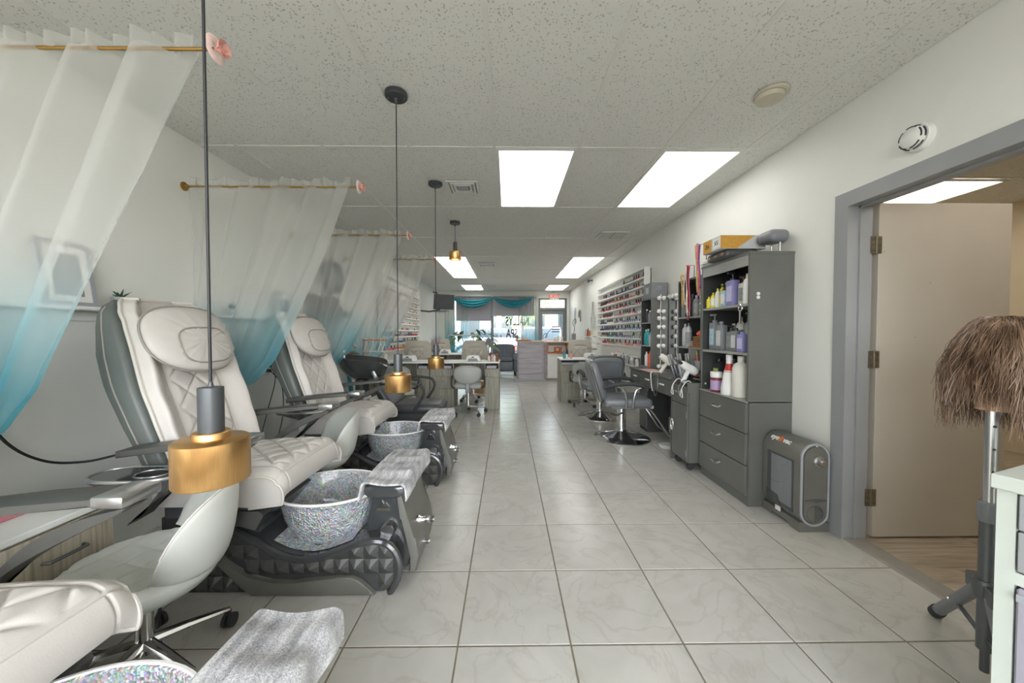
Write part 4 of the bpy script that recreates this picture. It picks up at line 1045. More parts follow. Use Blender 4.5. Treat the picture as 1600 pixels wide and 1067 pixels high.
# on top of the cabinet
zt = 1.795
t = thing('shipping_box', 'amber and grey cardboard box lying on the black binder', 'box', (1.78, 2.80, zt+.062))
MB().rbox(-.19, .15, -.12, .12, 0, .10, .002, 1).build('carton', 'paper_grey', t, 30)
MB().prism([(-.19, .002), (-.19, .098), (.07, .098), (-.07, .002)], -.1225, -.12, 'y').build('front_print', 'amber_box', t, 0)
MB().box(-.1925, -.19, .0, .115, .002, .098).build('end_print', 'amber_box', t, 0); MB().box(-.1925, -.19, -.115, -.02, .012, .088).build('end_label', 'paper_white', t, 0)
text('printed_mark', '2in', .05, basis((-.1935, .055, .05), (0, -1, 0), (0, 0, 1)), 'letter_dark', t, .0005)
text('printed_mark', 'XS', .045, basis((-.1935, -.065, .05), (0, -1, 0), (0, 0, 1)), 'letter_dark', t, .0005)
t = thing('black_case', 'flat black zipped case under the amber box', 'case', (1.76, 2.80, zt))
MB().rbox(-.13, .12, -.12, .145, .0, .06, .022, 3).build('shell', 'black_satin', t, 40)
for y in (-.09, .0, .09): MB().rbox(-.134, -.12, y, y+.035, .02, .04, .003, 1).build('clasp', 'cardboard', t, 30)
t = thing('magazine_stack', 'loose stack of white magazines at the far end of the cabinet top', 'magazines', (1.79, 3.03, zt))
for k in range(6):
    o = MB().rbox(-.105, .15, -.072, .072, 0, .008, .001, 1).build('magazine', 'paper_white' if k % 3 else 'paper_grey', t, 30); o.location = (random.uniform(-.02, .005), random.uniform(-.012, .012), k*.0085); o.rotation_euler = (0, 0, random.uniform(-.12, .12))
t = thing('headrest_cushion', 'grey salon headrest with two chrome posts on the cabinet top', 'headrest', (1.93, 2.57, zt))
MB().rbox(-.09, .055, -.07, .10, .075, .165, .04, 4).build('cushion', 'dark_grey_plastic', t, 40)
for y in (-.03, .05): MB().cyl((-.0, y, .001), (-.0, y, .1), .007, 10).build('post', 'chrome', t)
# ================================================================== hair clippings vacuum
t = thing('floor_vacuum', 'charcoal stationary floor vacuum between cabinet and door frame', 'vacuum', (1.79, 2.165, 0))
W2, L2, H2 = .19, .315, .555
def arch(w_, h0, h1, n=12, inset=0):
    r_ = w_/2-inset; zc = h1-w_/2; z0 = h0+w_/2
    return [(w_/2+r_*math.cos(a), zc+r_*math.sin(a)) for a in [math.pi*k/n for k in range(n+1)]]+[(w_/2+r_*math.cos(a), z0+r_*math.sin(a)) for a in [math.pi+math.pi*k/n for k in range(n+1)]]
MB().prism(arch(W2, .03, H2), .0, L2, 'y', r=.012).build('housing', 'charcoal_plastic', t, 40)
MB().tube([(x, -.002, z) for x, z in arch(W2, .03, H2, inset=.012)], .008, 6, closed=True).build('trim_ring', 'grey_plastic', t)
MB().prism(arch(W2, .03, H2, inset=.024), -.008, .0, 'y').build('end_plate', 'charcoal_plastic', t, 30)
MB().box(.03, W2-.03, -.012, -.008, .196, .203).ball((W2/2, -.012, .2), .022, .006, .009, 12, 7).build('seam_latch', 'steel_dark', t)
for k in range(9): MB().box(W2/2-.003, W2/2+math.sqrt(max(.0004, .05**2-(k*.011-.044)**2)), -.0105, -.008, .115+k*.011-.044-.0025, .115+k*.011-.044+.0025).build('speaker_slot', 'steel_dark', t, 0)
MB().tube([(W2/2+.05*math.cos(a), -.009, .115+.05*math.sin(a)) for a in [2*math.pi*k/24 for k in range(24)]], .0025, 6, closed=True).build('grille_ring', 'steel_dark', t)
MB().lathe([(.034, -.008), (.034, -.016), (.022, -.02), (.02, -.05), (.018, -.055), (.002, -.056)], 20, (W2/2+.015, 0, .44), 'y').build('hose_port', 'satin_chrome', t)
wv = MB()
a, b_ = .045, L2-.05
wv.prism([(b_, .10), (a, .10), (a, .43), (b_, .43)], -.004, .001, 'x'); wv.build('window_frame', 'black_satin', t, 0)
MB().box(-.008, -.004, a+.01, b_-.04, .125, .42).build('bin_window', 'bottle_grey', t, 0)
MB().prism([(b_, .10), (b_-.13, .10), (b_-.10, .16), (b_, .17)], -.010, -.004, 'x').build('dark_corner', 'black_gloss', t, 0)
for pts in ([(-.0085, .06, .33), (-.0085, .14, .25), (-.0085, .22, .24)], [(-.0085, .09, .40), (-.0085, .12, .3), (-.0085, .11, .15)]): MB().tube(bez(pts, 12), .0016, 5).build('hair_trace', 'dark_grey_plastic', t)
MB().prism([(0, 0), (.07, 0), (.1, .02), (.22, .02), (.245, 0), (L2, 0), (L2, .06), (0, .06)], .005, W2-.005, 'x').build('foot', 'charcoal_plastic', t, 0)
MB().box(-.003, .004, .15, .19, .055, .085).build('intake_tag', 'paper_white', t, 0)
MB().cyl((W2/2, -.01, .535), (W2/2, -.014, .535), .004, 8).build('indicator', 'letter_white', t)
# logo on the curved shoulder, facing the aisle and up
nx = Vector((-math.cos(R(42)), 0, math.sin(R(42)))); lc = Vector((W2/2, L2*.55, H2-W2/2))+nx*(W2/2+.0006)
ey = Vector((math.sin(R(42)), 0, math.cos(R(42))))
for s_, off, m_ in (('eye', .058, 'letter_white'), ('*', .012, 'letter_orange'), ('vac', -.045, 'letter_white')):
    text('logo', s_, .05 if s_ != '*' else .09, basis(lc+Vector((0, off, 0))-(ey*.018 if s_ == '*' else ey*0), (0, -1, 0), ey), m_, t, .0012, bold=True)
# ================================================================== tool trolley
t = thing('tool_trolley', 'narrow slate grey tool trolley on casters beside the drawer cabinet', 'trolley', (1.585, 3.135, 0))
w, d = .36, .30
MB().box(.014, w, 0, d, .075, .70).build('body', 'slate_laminate', t, 0)
MB().box(.0, w, 0, .014, .70, .785).box(.0, w, d-.014, d, .70, .785).box(w-.014, w, .014, d-.014, .70, .785).build('rail', 'slate_laminate', t, 0)
MB().box(.012, w-.014, .014, d-.014, .735, .745).build('tool_plate', 'dark_board_and_shade', t, 0)
dw = MB().rbox(0, .014, .006, d-.006, .585, .745, .002, 1).build('drawer', 'slate_laminate', t, 0)
MB().tube([(0, .10, .69), (-.024, .11, .69), (-.026, .15, .69), (-.024, .19, .69), (0, .20, .69)], .0055, 8).build('handle', 'chrome', dw)
do = MB().rbox(0, .014, .006, d-.006, .085, .578, .002, 1).build('door', 'slate_laminate', t, 0)
MB().tube([(-.02, .25+.022*math.cos(a), .36+.05*math.sin(a)) for a in [2*math.pi*k/24 for k in range(24)]], .006, 6, closed=True).build('ring_handle', 'chrome', do)
for z in (.16, .50): MB().box(-.004, 0, .004, .02, z-.03, z+.03).build('hinge', 'chrome', do, 0)
for x, y in ((.05, .04), (.05, d-.04), (w-.05, .04), (w-.05, d-.04)):
    MB().lathe([(.008, -.013), (.03, -.013), (.033, 0), (.03, .013), (.008, .013)], 14, (x, y, .033), 'y').cyl((x, y, .035), (x, y, .078), .009, 8).build('caster', 'black_rubber', t)
# tools in the trolley
def dryer(loc, rx, rz, m, label):
    t = thing('hair_dryer', label, 'hair dryer', loc, rz, 'hair dryers on the station')
    M = Matrix.Rotation(rx, 4, 'Y')
    MB().lathe([(.022, -.10), (.03, -.09), (.036, -.03), (.04, .03), (.04, .07), (.03, .085), (.002, .088)], 20, ax='x').xf(M).build('barrel', m, t)
    MB().lathe([(.026, -.14), (.028, -.10), (.024, -.095)], 16, ax='x', sy=.5).xf(M).build('nozzle', 'steel_dark', t)
    MB().rbox(-.016, .02, -.017, .017, -.15, -.02, .012, 3).xf(M).build('handle', m, t, 40)
    MB().lathe([(.036, .071), (.036, .09)], 16, ax='x').xf(M).build('grille', 'steel_dark', t)
def iron(loc, tilt, rz, label, m='bottle_black'):
    t = thing('flat_iron', label, 'flat iron', loc, rz, 'styling irons in the trolley')
    M = Matrix.Rotation(tilt, 4, 'Y')
    for s in (-1, 1):
        MB().rbox(-.012+s*.014, .012+s*.014, -.016, .016, 0, .16, .008, 2).xf(M).build('arm', m, t, 40); MB().rbox(-.008+s*.012, .008+s*.012, -.014, .014, .16, .26, .004, 1).xf(M).build('plate', 'satin_chrome', t, 40)
dryer((1.66, 3.26, .905), .5, R(12), 'white_plastic', 'white hair dryer lying tilted in the tool trolley')
dryer((1.84, 3.18, .92), -.2, R(180), 'grey_plastic', 'silver grey hair dryer stuck in the tool trolley nearer the cabinet')
dryer((1.65, 3.66, .94), .6, R(-30), 'off_white', 'cream hair dryer lying on the styling desk beside the trolley')
iron((1.732, 3.388, .775), -.12, 0, 'black flat iron standing in the trolley next to the shelf tower')
iron((1.672, 3.388, .775), -.2, 0, 'silver flat iron between the two dark ones in the trolley', 'silver_plastic')
iron((1.612, 3.388, .775), -.3, 0, 'dark flat iron leaning over the front edge of the trolley', 'steel_dark')
for k, y in enumerate((3.165, 3.225, 3.345)):
    cable([(1.64, y, .775), (1.60, y, .80), (1.55, y, .74), (1.545, y-.02, .66), (1.545, y+.02, .67), (1.548, y+.012, .73)], .004, ['cable_white', 'steel_dark', 'cable_white'][k], ['white cord looped over the trolley edge nearest the cabinet', 'dark cord looped over the middle of the trolley edge', 'white cord looped over the far end of the trolley edge'][k])
# ================================================================== styling station: desk, towers, mirror, bulbs
t = thing('station_desk', 'long slate grey styling desk with drawers along the right wall', 'desk', (1.60, 3.47, 0))
w, d = .398, 1.18
MB().rbox(-.01, w, -.005, d+.02, .765, .79, .003, 1).build('desk_top', 'slate_laminate', t, 0)
MB().box(.012, w, .02, d, .60, .765).build('apron', 'slate_laminate', t, 0)
for k in range(3):
    a, b_ = .025+k*.385, .40+k*.385
    dw = MB().rbox(-.004, .012, a, b_, .605, .76, .002, 1).build('drawer', 'slate_laminate', t, 0)
    MB().rbox(-.02, -.004, (a+b_)/2-.05, (a+b_)/2+.05, .69, .705, .004, 1).build('handle', 'white_plastic', dw, 30)
MB().box(.0, w, .0, .02, .0, .765).build('end_panel', 'slate_laminate', t, 0)
MB().box(.13, w, d-.24, d, 0, .60).build('pedestal', 'dark_board_and_shade', t, 0); MB().box(.12, .13, d-.235, d-.005, .04, .595).build('pedestal_door', 'slate_laminate', t, 0)
MB().box(w-.014, w, .02, d-.24, .2, .6).build('back_panel', 'dark_board_and_shade', t, 0)
tag(MB().rbox(1.58, 1.76, 3.95, 4.3, .7905, .794, .001, 1).build('silicone_mat', 'pink_mat', None, 30), 'pale pink mat on the styling desk by the mirror', 'mat')
def tower(y0, y1, z0, z1, label, levels):
    t = thing('shelf_tower', label, 'shelf', (1.76, y0, z0), 0, 'slate shelf towers of the styling station'); d = y1-y0; h = z1-z0; w = .238
    MB().box(0, w, 0, .016, 0, h).build('side_panel', 'slate_laminate', t, 0); MB().box(0, w, d-.016, d, 0, h).build('side_panel', 'slate_laminate', t, 0)
    MB().box(w-.01, w, .016, d-.016, 0, h).build('back_panel', 'dark_board_and_shade', t, 0); MB().box(0, w, .016, d-.016, h-.018, h).build('top_panel', 'slate_laminate', t, 0)
    MB().box(.003, w-.01, d-.019, d-.016, 0, h-.018).build('inner_shade_sheet', 'dark_board_and_shade', t, 0); MB().box(.003, w-.01, .016, .019, 0, h-.018).build('inner_shade_sheet', 'dark_board_and_shade', t, 0)  # added dark sheets, shade of the open compartments held in their colour
    for z in levels: MB().box(.002, w-.01, .016, d-.016, z-z0-.014, z-z0).build('shelf', 'slate_edge', t, 0)
    return t
tower(4.39, 4.73, .791, 1.66, 'far slate shelf tower behind the string of round bulbs', (.805, 1.07, 1.36))
t2 = tower(3.25, 3.70, .791, 1.755, 'near slate shelf tower with basket beside the tall cabinet', (.805, 1.09, 1.385))
MB().box(.002, .20, .215, .228, .0, .36).build('divider', 'slate_edge', t2, 0); MB().box(.002, .2, .016, .215, .295, .308).build('shelf', 'orange_wood', t2, 0); MB().box(-.004, .2, .016, .215, .028, .04).build('shelf', 'orange_wood', t2, 0)
t = thing('wall_mirror', 'styling mirror on the wall between the slate towers', 'mirror', (XR, 4.05, .80))
MB().box(-.025, -.002, -.33, .33, 0, .88).build('frame', 'slate_laminate', t, 0); MB().box(-.03, -.0255, -.315, .315, .02, .865).build('glass', 'mirror', t, 0)
t = thing('bulb_string', 'white globe bulbs strung in pairs down the far tower side', 'light string', (1.87, 4.375, .80))
MB().tube([(.0, 0, .02), (.004, 0, .3), (-.003, 0, .6), (0, 0, .9)], .006, 6).build('cord', 'cable_white', t)
for z in (.02, .27, .385, .50, .605, .69, .87-.02):
    for s in (-1, 1): MB().ball((s*.028, -.02, z), .027, n=14, m=9).build('bulb', 'bulb_glass', t)
for k, y in enumerate((-.05, -.13, -.21)): MB().ball((.09, y, .865), .027, n=14, m=9).build('bulb', 'bulb_glass', t)
MB().tube([(0, 0, .86), (.07, -.02, .875), (.09, -.22, .87)], .005, 6).build('cord', 'cable_white', t)
# goods in the towers
GT, GN = 'bottles in the far tower', 'bottles in the near tower'
for k, (y, z, h, m) in enumerate(((4.60, 1.36, .17, 'bottle_black'), (4.50, 1.36, .15, 'bottle_grey'), (4.62, 1.07, .2, 'teal_plastic'), (4.55, 1.07, .21, 'teal_plastic'), (4.47, 1.07, .16, 'silver_plastic'), (4.6, .805, .18, 'white_plastic'), (4.5, .805, .19, 'coral'))):
    bottle('round', 1.79, y, z+.0005, h, .026, m, 'white_plastic' if m != 'coral' else 'red_plastic', None, ['black bottle on the upper shelf of the far tower', 'grey bottle on the upper shelf of the far tower', 'farther teal bottle in the far tower', 'nearer teal bottle in the far tower', 'silver bottle beside the teal ones', 'white bottle on the bottom shelf of the far tower', 'coral bottle on the bottom shelf of the far tower'][k], GT)
for k, (y, z, h, m, c) in enumerate(((3.64, 1.385, .21, 'bottle_grey', 'bottle_black'), (3.56, 1.385, .24, 'bottle_black', 'silver_plastic'), (3.48, 1.385, .22, 'bottle_black', 'steel_dark'), (3.41, 1.385, .2, 'dark_grey_plastic', 'silver_plastic'), (3.62, 1.09, .23, 'silver_plastic', 'grey_plastic'), (3.55, 1.09, .235, 'silver_plastic', 'steel_dark'), (3.62, .805, .16, 'bottle_grey', 'bottle_black'))):
    bottle('round', 1.80, y, z+.0005, h, .03, m, c, 'label_grey' if k % 2 else None, ['far grey bottle on the top shelf of the near tower', 'tall black bottle with silver cap in the near tower', 'black bottle third along in the near tower', 'dark bottle under the hanging ribbons', 'far silver can in the near tower', 'nearer silver can in the near tower', 'grey bottle on the lowest near tower shelf'][k], GN)
t = thing('wicker_basket', 'brown wicker basket on the orange shelf of the near tower', 'basket', (1.85, 3.367, 1.10))
for k in range(5): MB().tube([(.072*math.copysign(abs(math.cos(a))**.5, math.cos(a)), .078*math.copysign(abs(math.sin(a))**.5, math.sin(a)), .010+k*.019) for a in [2*math.pi*i/28 for i in range(28)]], .0095, 6, closed=True).build('woven_band', 'wicker', t)
MB().box(-.066, .066, -.072, .072, .0, .008).build('base', 'wicker', t, 0)
t = thing('red_cloth_bundle', 'bright coral red bundle on top of the wicker basket', 'cloth', (1.85, 3.367, 1.197)); t['category'] = 'cloth'
MB().ball((0, 0, .02), .062, .07, .04, 18, 10).ball((.02, .02, .045), .035, .03, .025, 12, 8).build('bundle', 'coral', t)
t = thing('metal_bucket', 'small grey metal bucket of tools in the near tower', 'bucket', (1.83, 3.35, .8315))
MB().lathe([(.05, 0), (.07, .13), (.073, .135), (.068, .135), (.048, .01), (.002, .01)], 22).build('pail', 'silver_plastic', t)
for k in range(6):
    a = k*1.1; MB().cyl((.02*math.cos(a), .02*math.sin(a), .02), (.06*math.cos(a), .055*math.sin(a), .19+.02*(k % 3)), .006, 6).build('comb_handle', ['yellow_plastic', 'bottle_black', 'lime', 'coral', 'steel_dark', 'off_white'][k], t)
for k in range(5): bottle('jar', 1.80, 3.305, 1.3855+.062*k, .06, .026, 'label_grey', ['yellow_plastic', 'white_plastic', 'lime', 'off_white', 'silver_plastic'][k], None, ['lowest little jar of the stack in the near tower', 'second little jar of the stack in the near tower', 'middle little jar of the stack in the near tower', 'fourth little jar of the stack in the near tower', 'topmost little jar of the stack in the near tower'][k], 'stack of small jars')
def braid(y, z0, l_, cols, label, x=1.735):
    t = thing('ribbon_braid', label, 'ribbons', (x, y, z0), 0, 'hanging ribbon braids')
    for k, c in enumerate(cols):
        ph = k*2*math.pi/len(cols); n = 44
        MB().tube([(.006*math.sin(q*14*l_+ph)+.008*math.sin(ph), .008*math.cos(q*9*l_+ph)+.018*math.cos(ph)-.03*q*q, -l_*q*(1-.08*(k % 3))) for q in [i/n for i in range(n+1)]], .015, 5, flat=.35).build('ribbon', c, t)
    MB().ball((0, 0, .0), .016, n=10, m=6).build('knot', cols[0], t)
mat('rib_pink', hexc('cf6a86'), .7, noise=.25, nscale=30); mat('rib_purple', hexc('75608f'), .7, noise=.25, nscale=30); mat('rib_cream', hexc('dfcfc0'), .7, noise=.2, nscale=30); mat('rib_gold', hexc('b79a5c'), .7, noise=.2, nscale=30)
braid(3.46, 1.87, .52, ['rib_pink', 'rib_cream', 'rib_pink', 'maroon', 'rib_cream'], 'pink and cream ribbon braid hanging on the near tower')
braid(3.25, 2.02, .46, ['rib_purple', 'rib_cream', 'rib_purple', 'rib_pink', 'rib_gold'], 'purple ribbon braid hanging beside the tall cabinet', 1.72)
braid(3.56, 1.80, .32, ['rib_gold', 'rib_cream', 'rib_gold'], 'short golden ribbon braid on the near tower front')
for o_, y, z0, z1, x in ((0, 3.46, 1.755, 1.87, 1.735), (1, 3.25, 1.755, 2.02, 1.72), (2, 3.56, 1.755, 1.80, 1.735)):
    tag(MB().tube([(1.80, y, z0), (1.80, y, z1+.01), (x, y, z1+.004)], .004, 6).build('hook_stand', 'steel_dark'), ['thin metal hook holding the pink ribbon braid', 'tall thin metal hook holding the purple ribbon braid', 'short metal hook holding the golden ribbon braid'][o_], 'hook', 'ribbon hooks on the near tower')
t = thing('grey_box', 'small grey storage box on the far tower', 'box', (1.77, 4.42, 1.66)); MB().rbox(0, .2, 0, .26, 0, .19, .004, 1).build('carton', 'dark_grey_plastic', t, 30); MB().box(-.002, 0, .08, .18, .06, .14).build('sticker', 'paper_grey', t, 0); MB().box(.07, .13, -.002, 0, .1, .15).build('sticker', 'label_grey', t, 0)
bottle('round', 1.84, 3.90, .7905, .17, .034, 'clear_blue', 'white_plastic', None, 'clear blue spray bottle on the styling desk', None)
t = thing('tool_cup', 'dark cup of styling tools on the desk by the mirror', 'cup', (1.86, 3.76, .7905)); MB().lathe([(.032, 0), (.036, .09), (.032, .09), (.03, .01), (.002, .01)], 18).build('cup', 'bottle_black', t)
for k in range(6): a = k; MB().cyl((.012*math.cos(a), .012*math.sin(a), .01), (.045*math.cos(a), .04*math.sin(a), .2+.015*(k % 3)), .004, 6).build('tool', 'satin_chrome' if k % 2 else 'bottle_black', t)
# hanging cords with plug at the desk front
cable([(1.60, 3.75, .80), (1.575, 3.75, .79), (1.565, 3.72, .66), (1.57, 3.78, .56), (1.565, 3.82, .62), (1.57, 3.79, .70)], .005, 'steel_dark', 'dark cord hanging in a loop off the styling desk front')
cable([(1.62, 3.92, .80), (1.575, 3.92, .795), (1.57, 3.90, .68), (1.568, 3.86, .60)], .005, 'cable_white', 'white cord hanging off the styling desk front')
ps = thing('power_strip', 'white power strip with coiled cord on the floor under the desk', 'power strip', (1.86, 3.80, 0))
MB().rbox(-.03, .03, -.09, .09, 0, .035, .006, 2).build('housing', 'white_plastic', ps, 30)
for k in range(3): MB().tube([(-.10+.12*math.cos(a), .02*k+.07*math.sin(a), .006+.008*k) for a in [2*math.pi*i/24 for i in range(24)]], .006, 6, closed=True).build('cord_coil', 'cable_white', ps)
# ================================================================== barber chairs
def make_barber(loc, rz, label):
    t = thing('styling_chair', label, 'salon chair', loc, rz, 'hydraulic styling chairs')
    MB().lathe([(.315, 0), (.318, .008), (.30, .02), (.2, .045), (.10, .075), (.065, .09), (.06, .10)], 48).build('base_disc', 'chrome', t)
    MB().lathe([(.318, 0), (.322, .006), (.318, .012)], 48, caps=False).build('base_edge', 'satin_chrome', t)
    MB().lathe([(.05, .09), (.05, .30), (.042, .30), (.042, .37)], 24).build('pump_column', 'chrome', t)
    MB().tube([(.0, -.05, .30), (-.08, -.12, .29), (-.16, -.15, .32)], .009, 8).build('pump_lever', 'chrome', t)
    MB().rbox(-.14, .14, -.14, .14, .365, .40, .006, 1).build('seat_plate', 'steel_dark', t, 30)
    MB().rbox(-.23, .29, -.25, .25, .40, .50, .035, 4).build('seat', 'black_leather', t, 50)
    MB().tube([(.285, -.22, .41), (.30, 0, .41), (.285, .22, .41)], .02, 8).build('seat_nose_trim', 'satin_chrome', t)
    # back: rounded shield leaning back
    lean = Matrix.Translation((-.22, 0, .44)) @ Matrix.Rotation(R(-17), 4, 'Y')
    out = []
    for k in range(36):
        a = 2*math.pi*k/36; c, s = math.cos(a), math.sin(a); h = .25+.25*math.copysign(abs(s)**.55, s); yy = math.copysign(abs(c)**.5, c)*(.20+.05*h/.5)
        out.append((yy, h))
    rings = [[(xx, y*sc, .25+(h-.25)*sc) for y, h in out] for xx, sc in ((-.055, .82), (-.05, .92), (-.025, 1), (.02, 1), (.045, .93), (.052, .82))]
    bo = MB().loft(rings).xf(lean).build('backrest', 'black_leather', t, 50)
    MB().tube([Vector((-.03, y*1.01, .25+(h-.25)*1.01)) for y, h in out], .012, 6, closed=True).xf(lean).build('edge_trim', 'satin_chrome', bo)
    MB().tube([Vector((-.056, y*.78, .25+(h-.25)*.78)) for y, h in out], .006, 6, closed=True).xf(lean).build('rear_seam', 'bottle_grey', bo)
    for s in (-1, 1):
        y = .285*s
        up = bez([(-.25, y, .62), (-.15, y, .655), (.02, y, .672), (.15, y, .655), (.22, y, .61)], 18)
        MB().tube(up, [.022]*3+[.028]*13+[.022]*3, 10, flat=.8).build('arm_pad', 'black_rubber', t)
        MB().tube(bez([(-.10, y, .645), (-.03, y, .60), (.0, y, .50), (.0, y*.92, .41)], 16), .011, 8).build('arm_post', 'satin_chrome', t)
        MB().tube(bez([(.16, y, .635), (.10, y, .60), (.075, y, .50), (.075, y*.92, .41)], 16), .011, 8).build('arm_post', 'satin_chrome', t)
        MB().tube(bez([(.14, y*.6, .39), (.26, y*.6, .385), (.34, y*.6, .30), (.46, y*.6, .12), (.50, y*.6, .085)], 18), .012, 8).build('footrest_arm', 'satin_chrome', t)
    MB().tube([(.50, -.2, .085), (.50, .2, .085)], .014, 10).build('footrest_bar', 'satin_chrome', t)
    return t
bc = make_barber((1.33, 4.17, 0), R(-6), 'black styling chair on a chrome disc base nearest the tool trolley')
dup(bc, (1.35, 5.22, 0), R(90), 'black styling chair farther away, mostly hidden behind the first one')
t = thing('floral_cushion', 'grey floral cushion with red flowers on the farther styling chair', 'cushion', (1.35, 5.26, .501)); MB().rbox(-.15, .15, -.12, .12, 0.001, .16, .06, 4).build('pad', 'paper_grey', t, 50)
for k in range(7): a = k*.9; MB().ball((.09*math.cos(a), .08*math.sin(a), .155), .03, .03, .012, 8, 5).build('flower', 'red_plastic', t)
# ================================================================== nail polish racks
PCOL = {'red': 'b5202a', 'coral': 'd9604c', 'pink': 'd98fa2', 'dark red': '6b1a26', 'nude': 'c9a58f', 'white': 'e2ddd8', 'purple': '5f4a7a', 'blue': '3b5f94', 'teal': '3f8f92', 'green': '6f8f55', 'orange': 'd97a35', 'grey': '8d8a88', 'black': '2b2a2c', 'lilac': 'a08fb5'}
PM = {}
for n_, h_ in PCOL.items():
    mat('polish_'+n_.replace(' ', '_'), hexc(h_), .2, noise=.03, coat=.3)
    for c_ in ('bottle_black', 'white_plastic'):
        PM[(n_, c_)] = MB().lathe([(.019, 0), (.022, .003), (.022, .042), (.010, .050)], 8).lathe([(.0105, .050), (.0115, .051), (.009, .096), (.007, .097)], 7, mi=1).mesh('polish_bottle', ['polish_'+n_.replace(' ', '_'), c_], 40)
ORDN = ['first', 'second', 'third', 'fourth', 'fifth', 'sixth', 'seventh', 'eighth', 'ninth', 'tenth', 'eleventh', 'twelfth', 'thirteenth', 'fourteenth', 'fifteenth', 'sixteenth', 'seventeenth', 'eighteenth', 'nineteenth', 'twentieth', 'twenty-first', 'twenty-second', 'twenty-third', 'twenty-fourth', 'twenty-fifth', 'twenty-sixth', 'twenty-seventh', 'twenty-eighth', 'twenty-ninth', 'thirtieth']
def rack(name, label, x, sgn, y0, y1, zs, ztop, depth=.085):
    t = thing(name, label, 'wall rack', (x, y0, zs[0]), 0); L = y1-y0; H = ztop-zs[0]
    a, b_ = (0, depth) if sgn > 0 else (-depth, 0)
    MB().box(a if sgn > 0 else -.012, .012 if sgn > 0 else b_, 0, L, -.03, H).build('back_board', 'trim_white', t, 0)
    for y in (0, L-.02): MB().box(a, b_, y, y+.02, -.03, H).build('side_board', 'trim_white', t, 0)
    for z in zs: MB().box(a, b_, .02, L-.02, z-zs[0]-.012, z-zs[0]).build('shelf', 'trim_white', t, 0)
    for z in zs: MB().box((b_-.006) if sgn > 0 else a, b_ if sgn > 0 else (a+.006), .02, L-.02, z-zs[0], z-zs[0]+.012).build('shelf_lip', 'trim_white', t, 0)
    MB().box(a, b_, 0, L, H, H+.02).build('top_board', 'trim_white', t, 0)
    return t
RZ = [1.02+.1235*k for k in range(9)]
rack('polish_rack', 'white wall rack of nail polish above the right manicure table', XR, -1, 5.0, 7.62, RZ, 2.13, .095)
rr_ = random.Random(11)
pal = [['pink', 'coral', 'nude', 'green', 'red'], ['grey', 'purple', 'blue', 'teal', 'nude'], ['blue', 'teal', 'lilac', 'purple', 'black'], ['blue', 'purple', 'lilac', 'white', 'blue'], ['white', 'nude', 'pink', 'red', 'grey'], ['red', 'dark red', 'coral', 'red', 'pink'], ['nude', 'coral', 'orange', 'pink', 'dark red'], ['orange', 'blue', 'purple', 'lilac', 'pink'], ['red', 'green', 'pink', 'coral', 'dark red']]
SHN = ['lowest', 'second', 'third', 'fourth', 'fifth', 'sixth', 'seventh', 'eighth', 'top']
npol = 0
for k, z in enumerate(RZ):
    n = 26
    if k == 0: n = 24
    for i in range(n):
        if k == 8 and i > 10: continue
        if k == 7 and i in (24, 25): continue
        y = 5.06+i*.0965+rr_.uniform(-.004, .004)
        if rr_.random() < .05 and i > 1: continue
        c_ = pal[k][min(4, int(i/n*5))] if rr_.random() < .7 else rr_.choice(pal[k]); cap = 'bottle_black' if rr_.random() < .62 else 'white_plastic'
        o = put('polish_bottle', PM[(c_, cap)], None, (XR-.048, y, z+.0005))
        tag(o, '%s nail polish, %s from near end of right rack, %s shelf' % (c_, ORDN[i], SHN[k]), 'nail polish', 'nail polish on the right rack'); npol += 1
LZ = [.90+.128*k for k in range(10)]
rack('polish_rack', 'white wall rack of nail polish on the left wall behind the curtains', XL, 1, 6.15, 8.75, LZ, 2.25, .095)
lp = [['red', 'coral', 'orange', 'pink', 'teal'], ['grey', 'teal', 'blue', 'nude', 'green'], ['blue', 'red', 'grey', 'dark red', 'red'], ['orange', 'white', 'white', 'grey', 'white'], ['white', 'white', 'grey', 'white', 'dark red']]
rest = MB(); rcols = ['white', 'grey', 'red', 'nude']; rm = ['polish_'+c for c in rcols]+['white_plastic']
for k, z in enumerate(LZ):
    n = 25
    for i in range(n):
        y = 6.24+i*.0985+rr_.uniform(-.004, .004)
        if k < 3 and npol < 298:
            c_ = lp[k][min(4, int(i/n*5))] if rr_.random() < .6 else rr_.choice(lp[k]); cap = 'bottle_black' if rr_.random() < .4 else 'white_plastic'
            o = put('polish_bottle', PM[(c_, cap)], None, (XL+.05, y, z+.0005))
            tag(o, '%s nail polish, %s from near end of left rack, %s shelf' % (c_, ORDN[i], SHN[k]), 'nail polish', 'nail polish on the left rack'); npol += 1
        elif rr_.random() < .85:
            q = rr_.randrange(4) if k > 4 else rr_.choice([0, 0, 1, 2]); c = (XL+.05, y, z+.0005)
            rest.lathe([(.015, 0), (.017, .003), (.017, .034), (.008, .042)], 6, c, mi=q).lathe([(.0085, .042), (.0075, .082)], 6, c, mi=4)
tag(rest.build('polish_bottles', rm), 'rows of pale nail polish on the upper shelves of the left rack', 'nail polish', None, 'stuff')
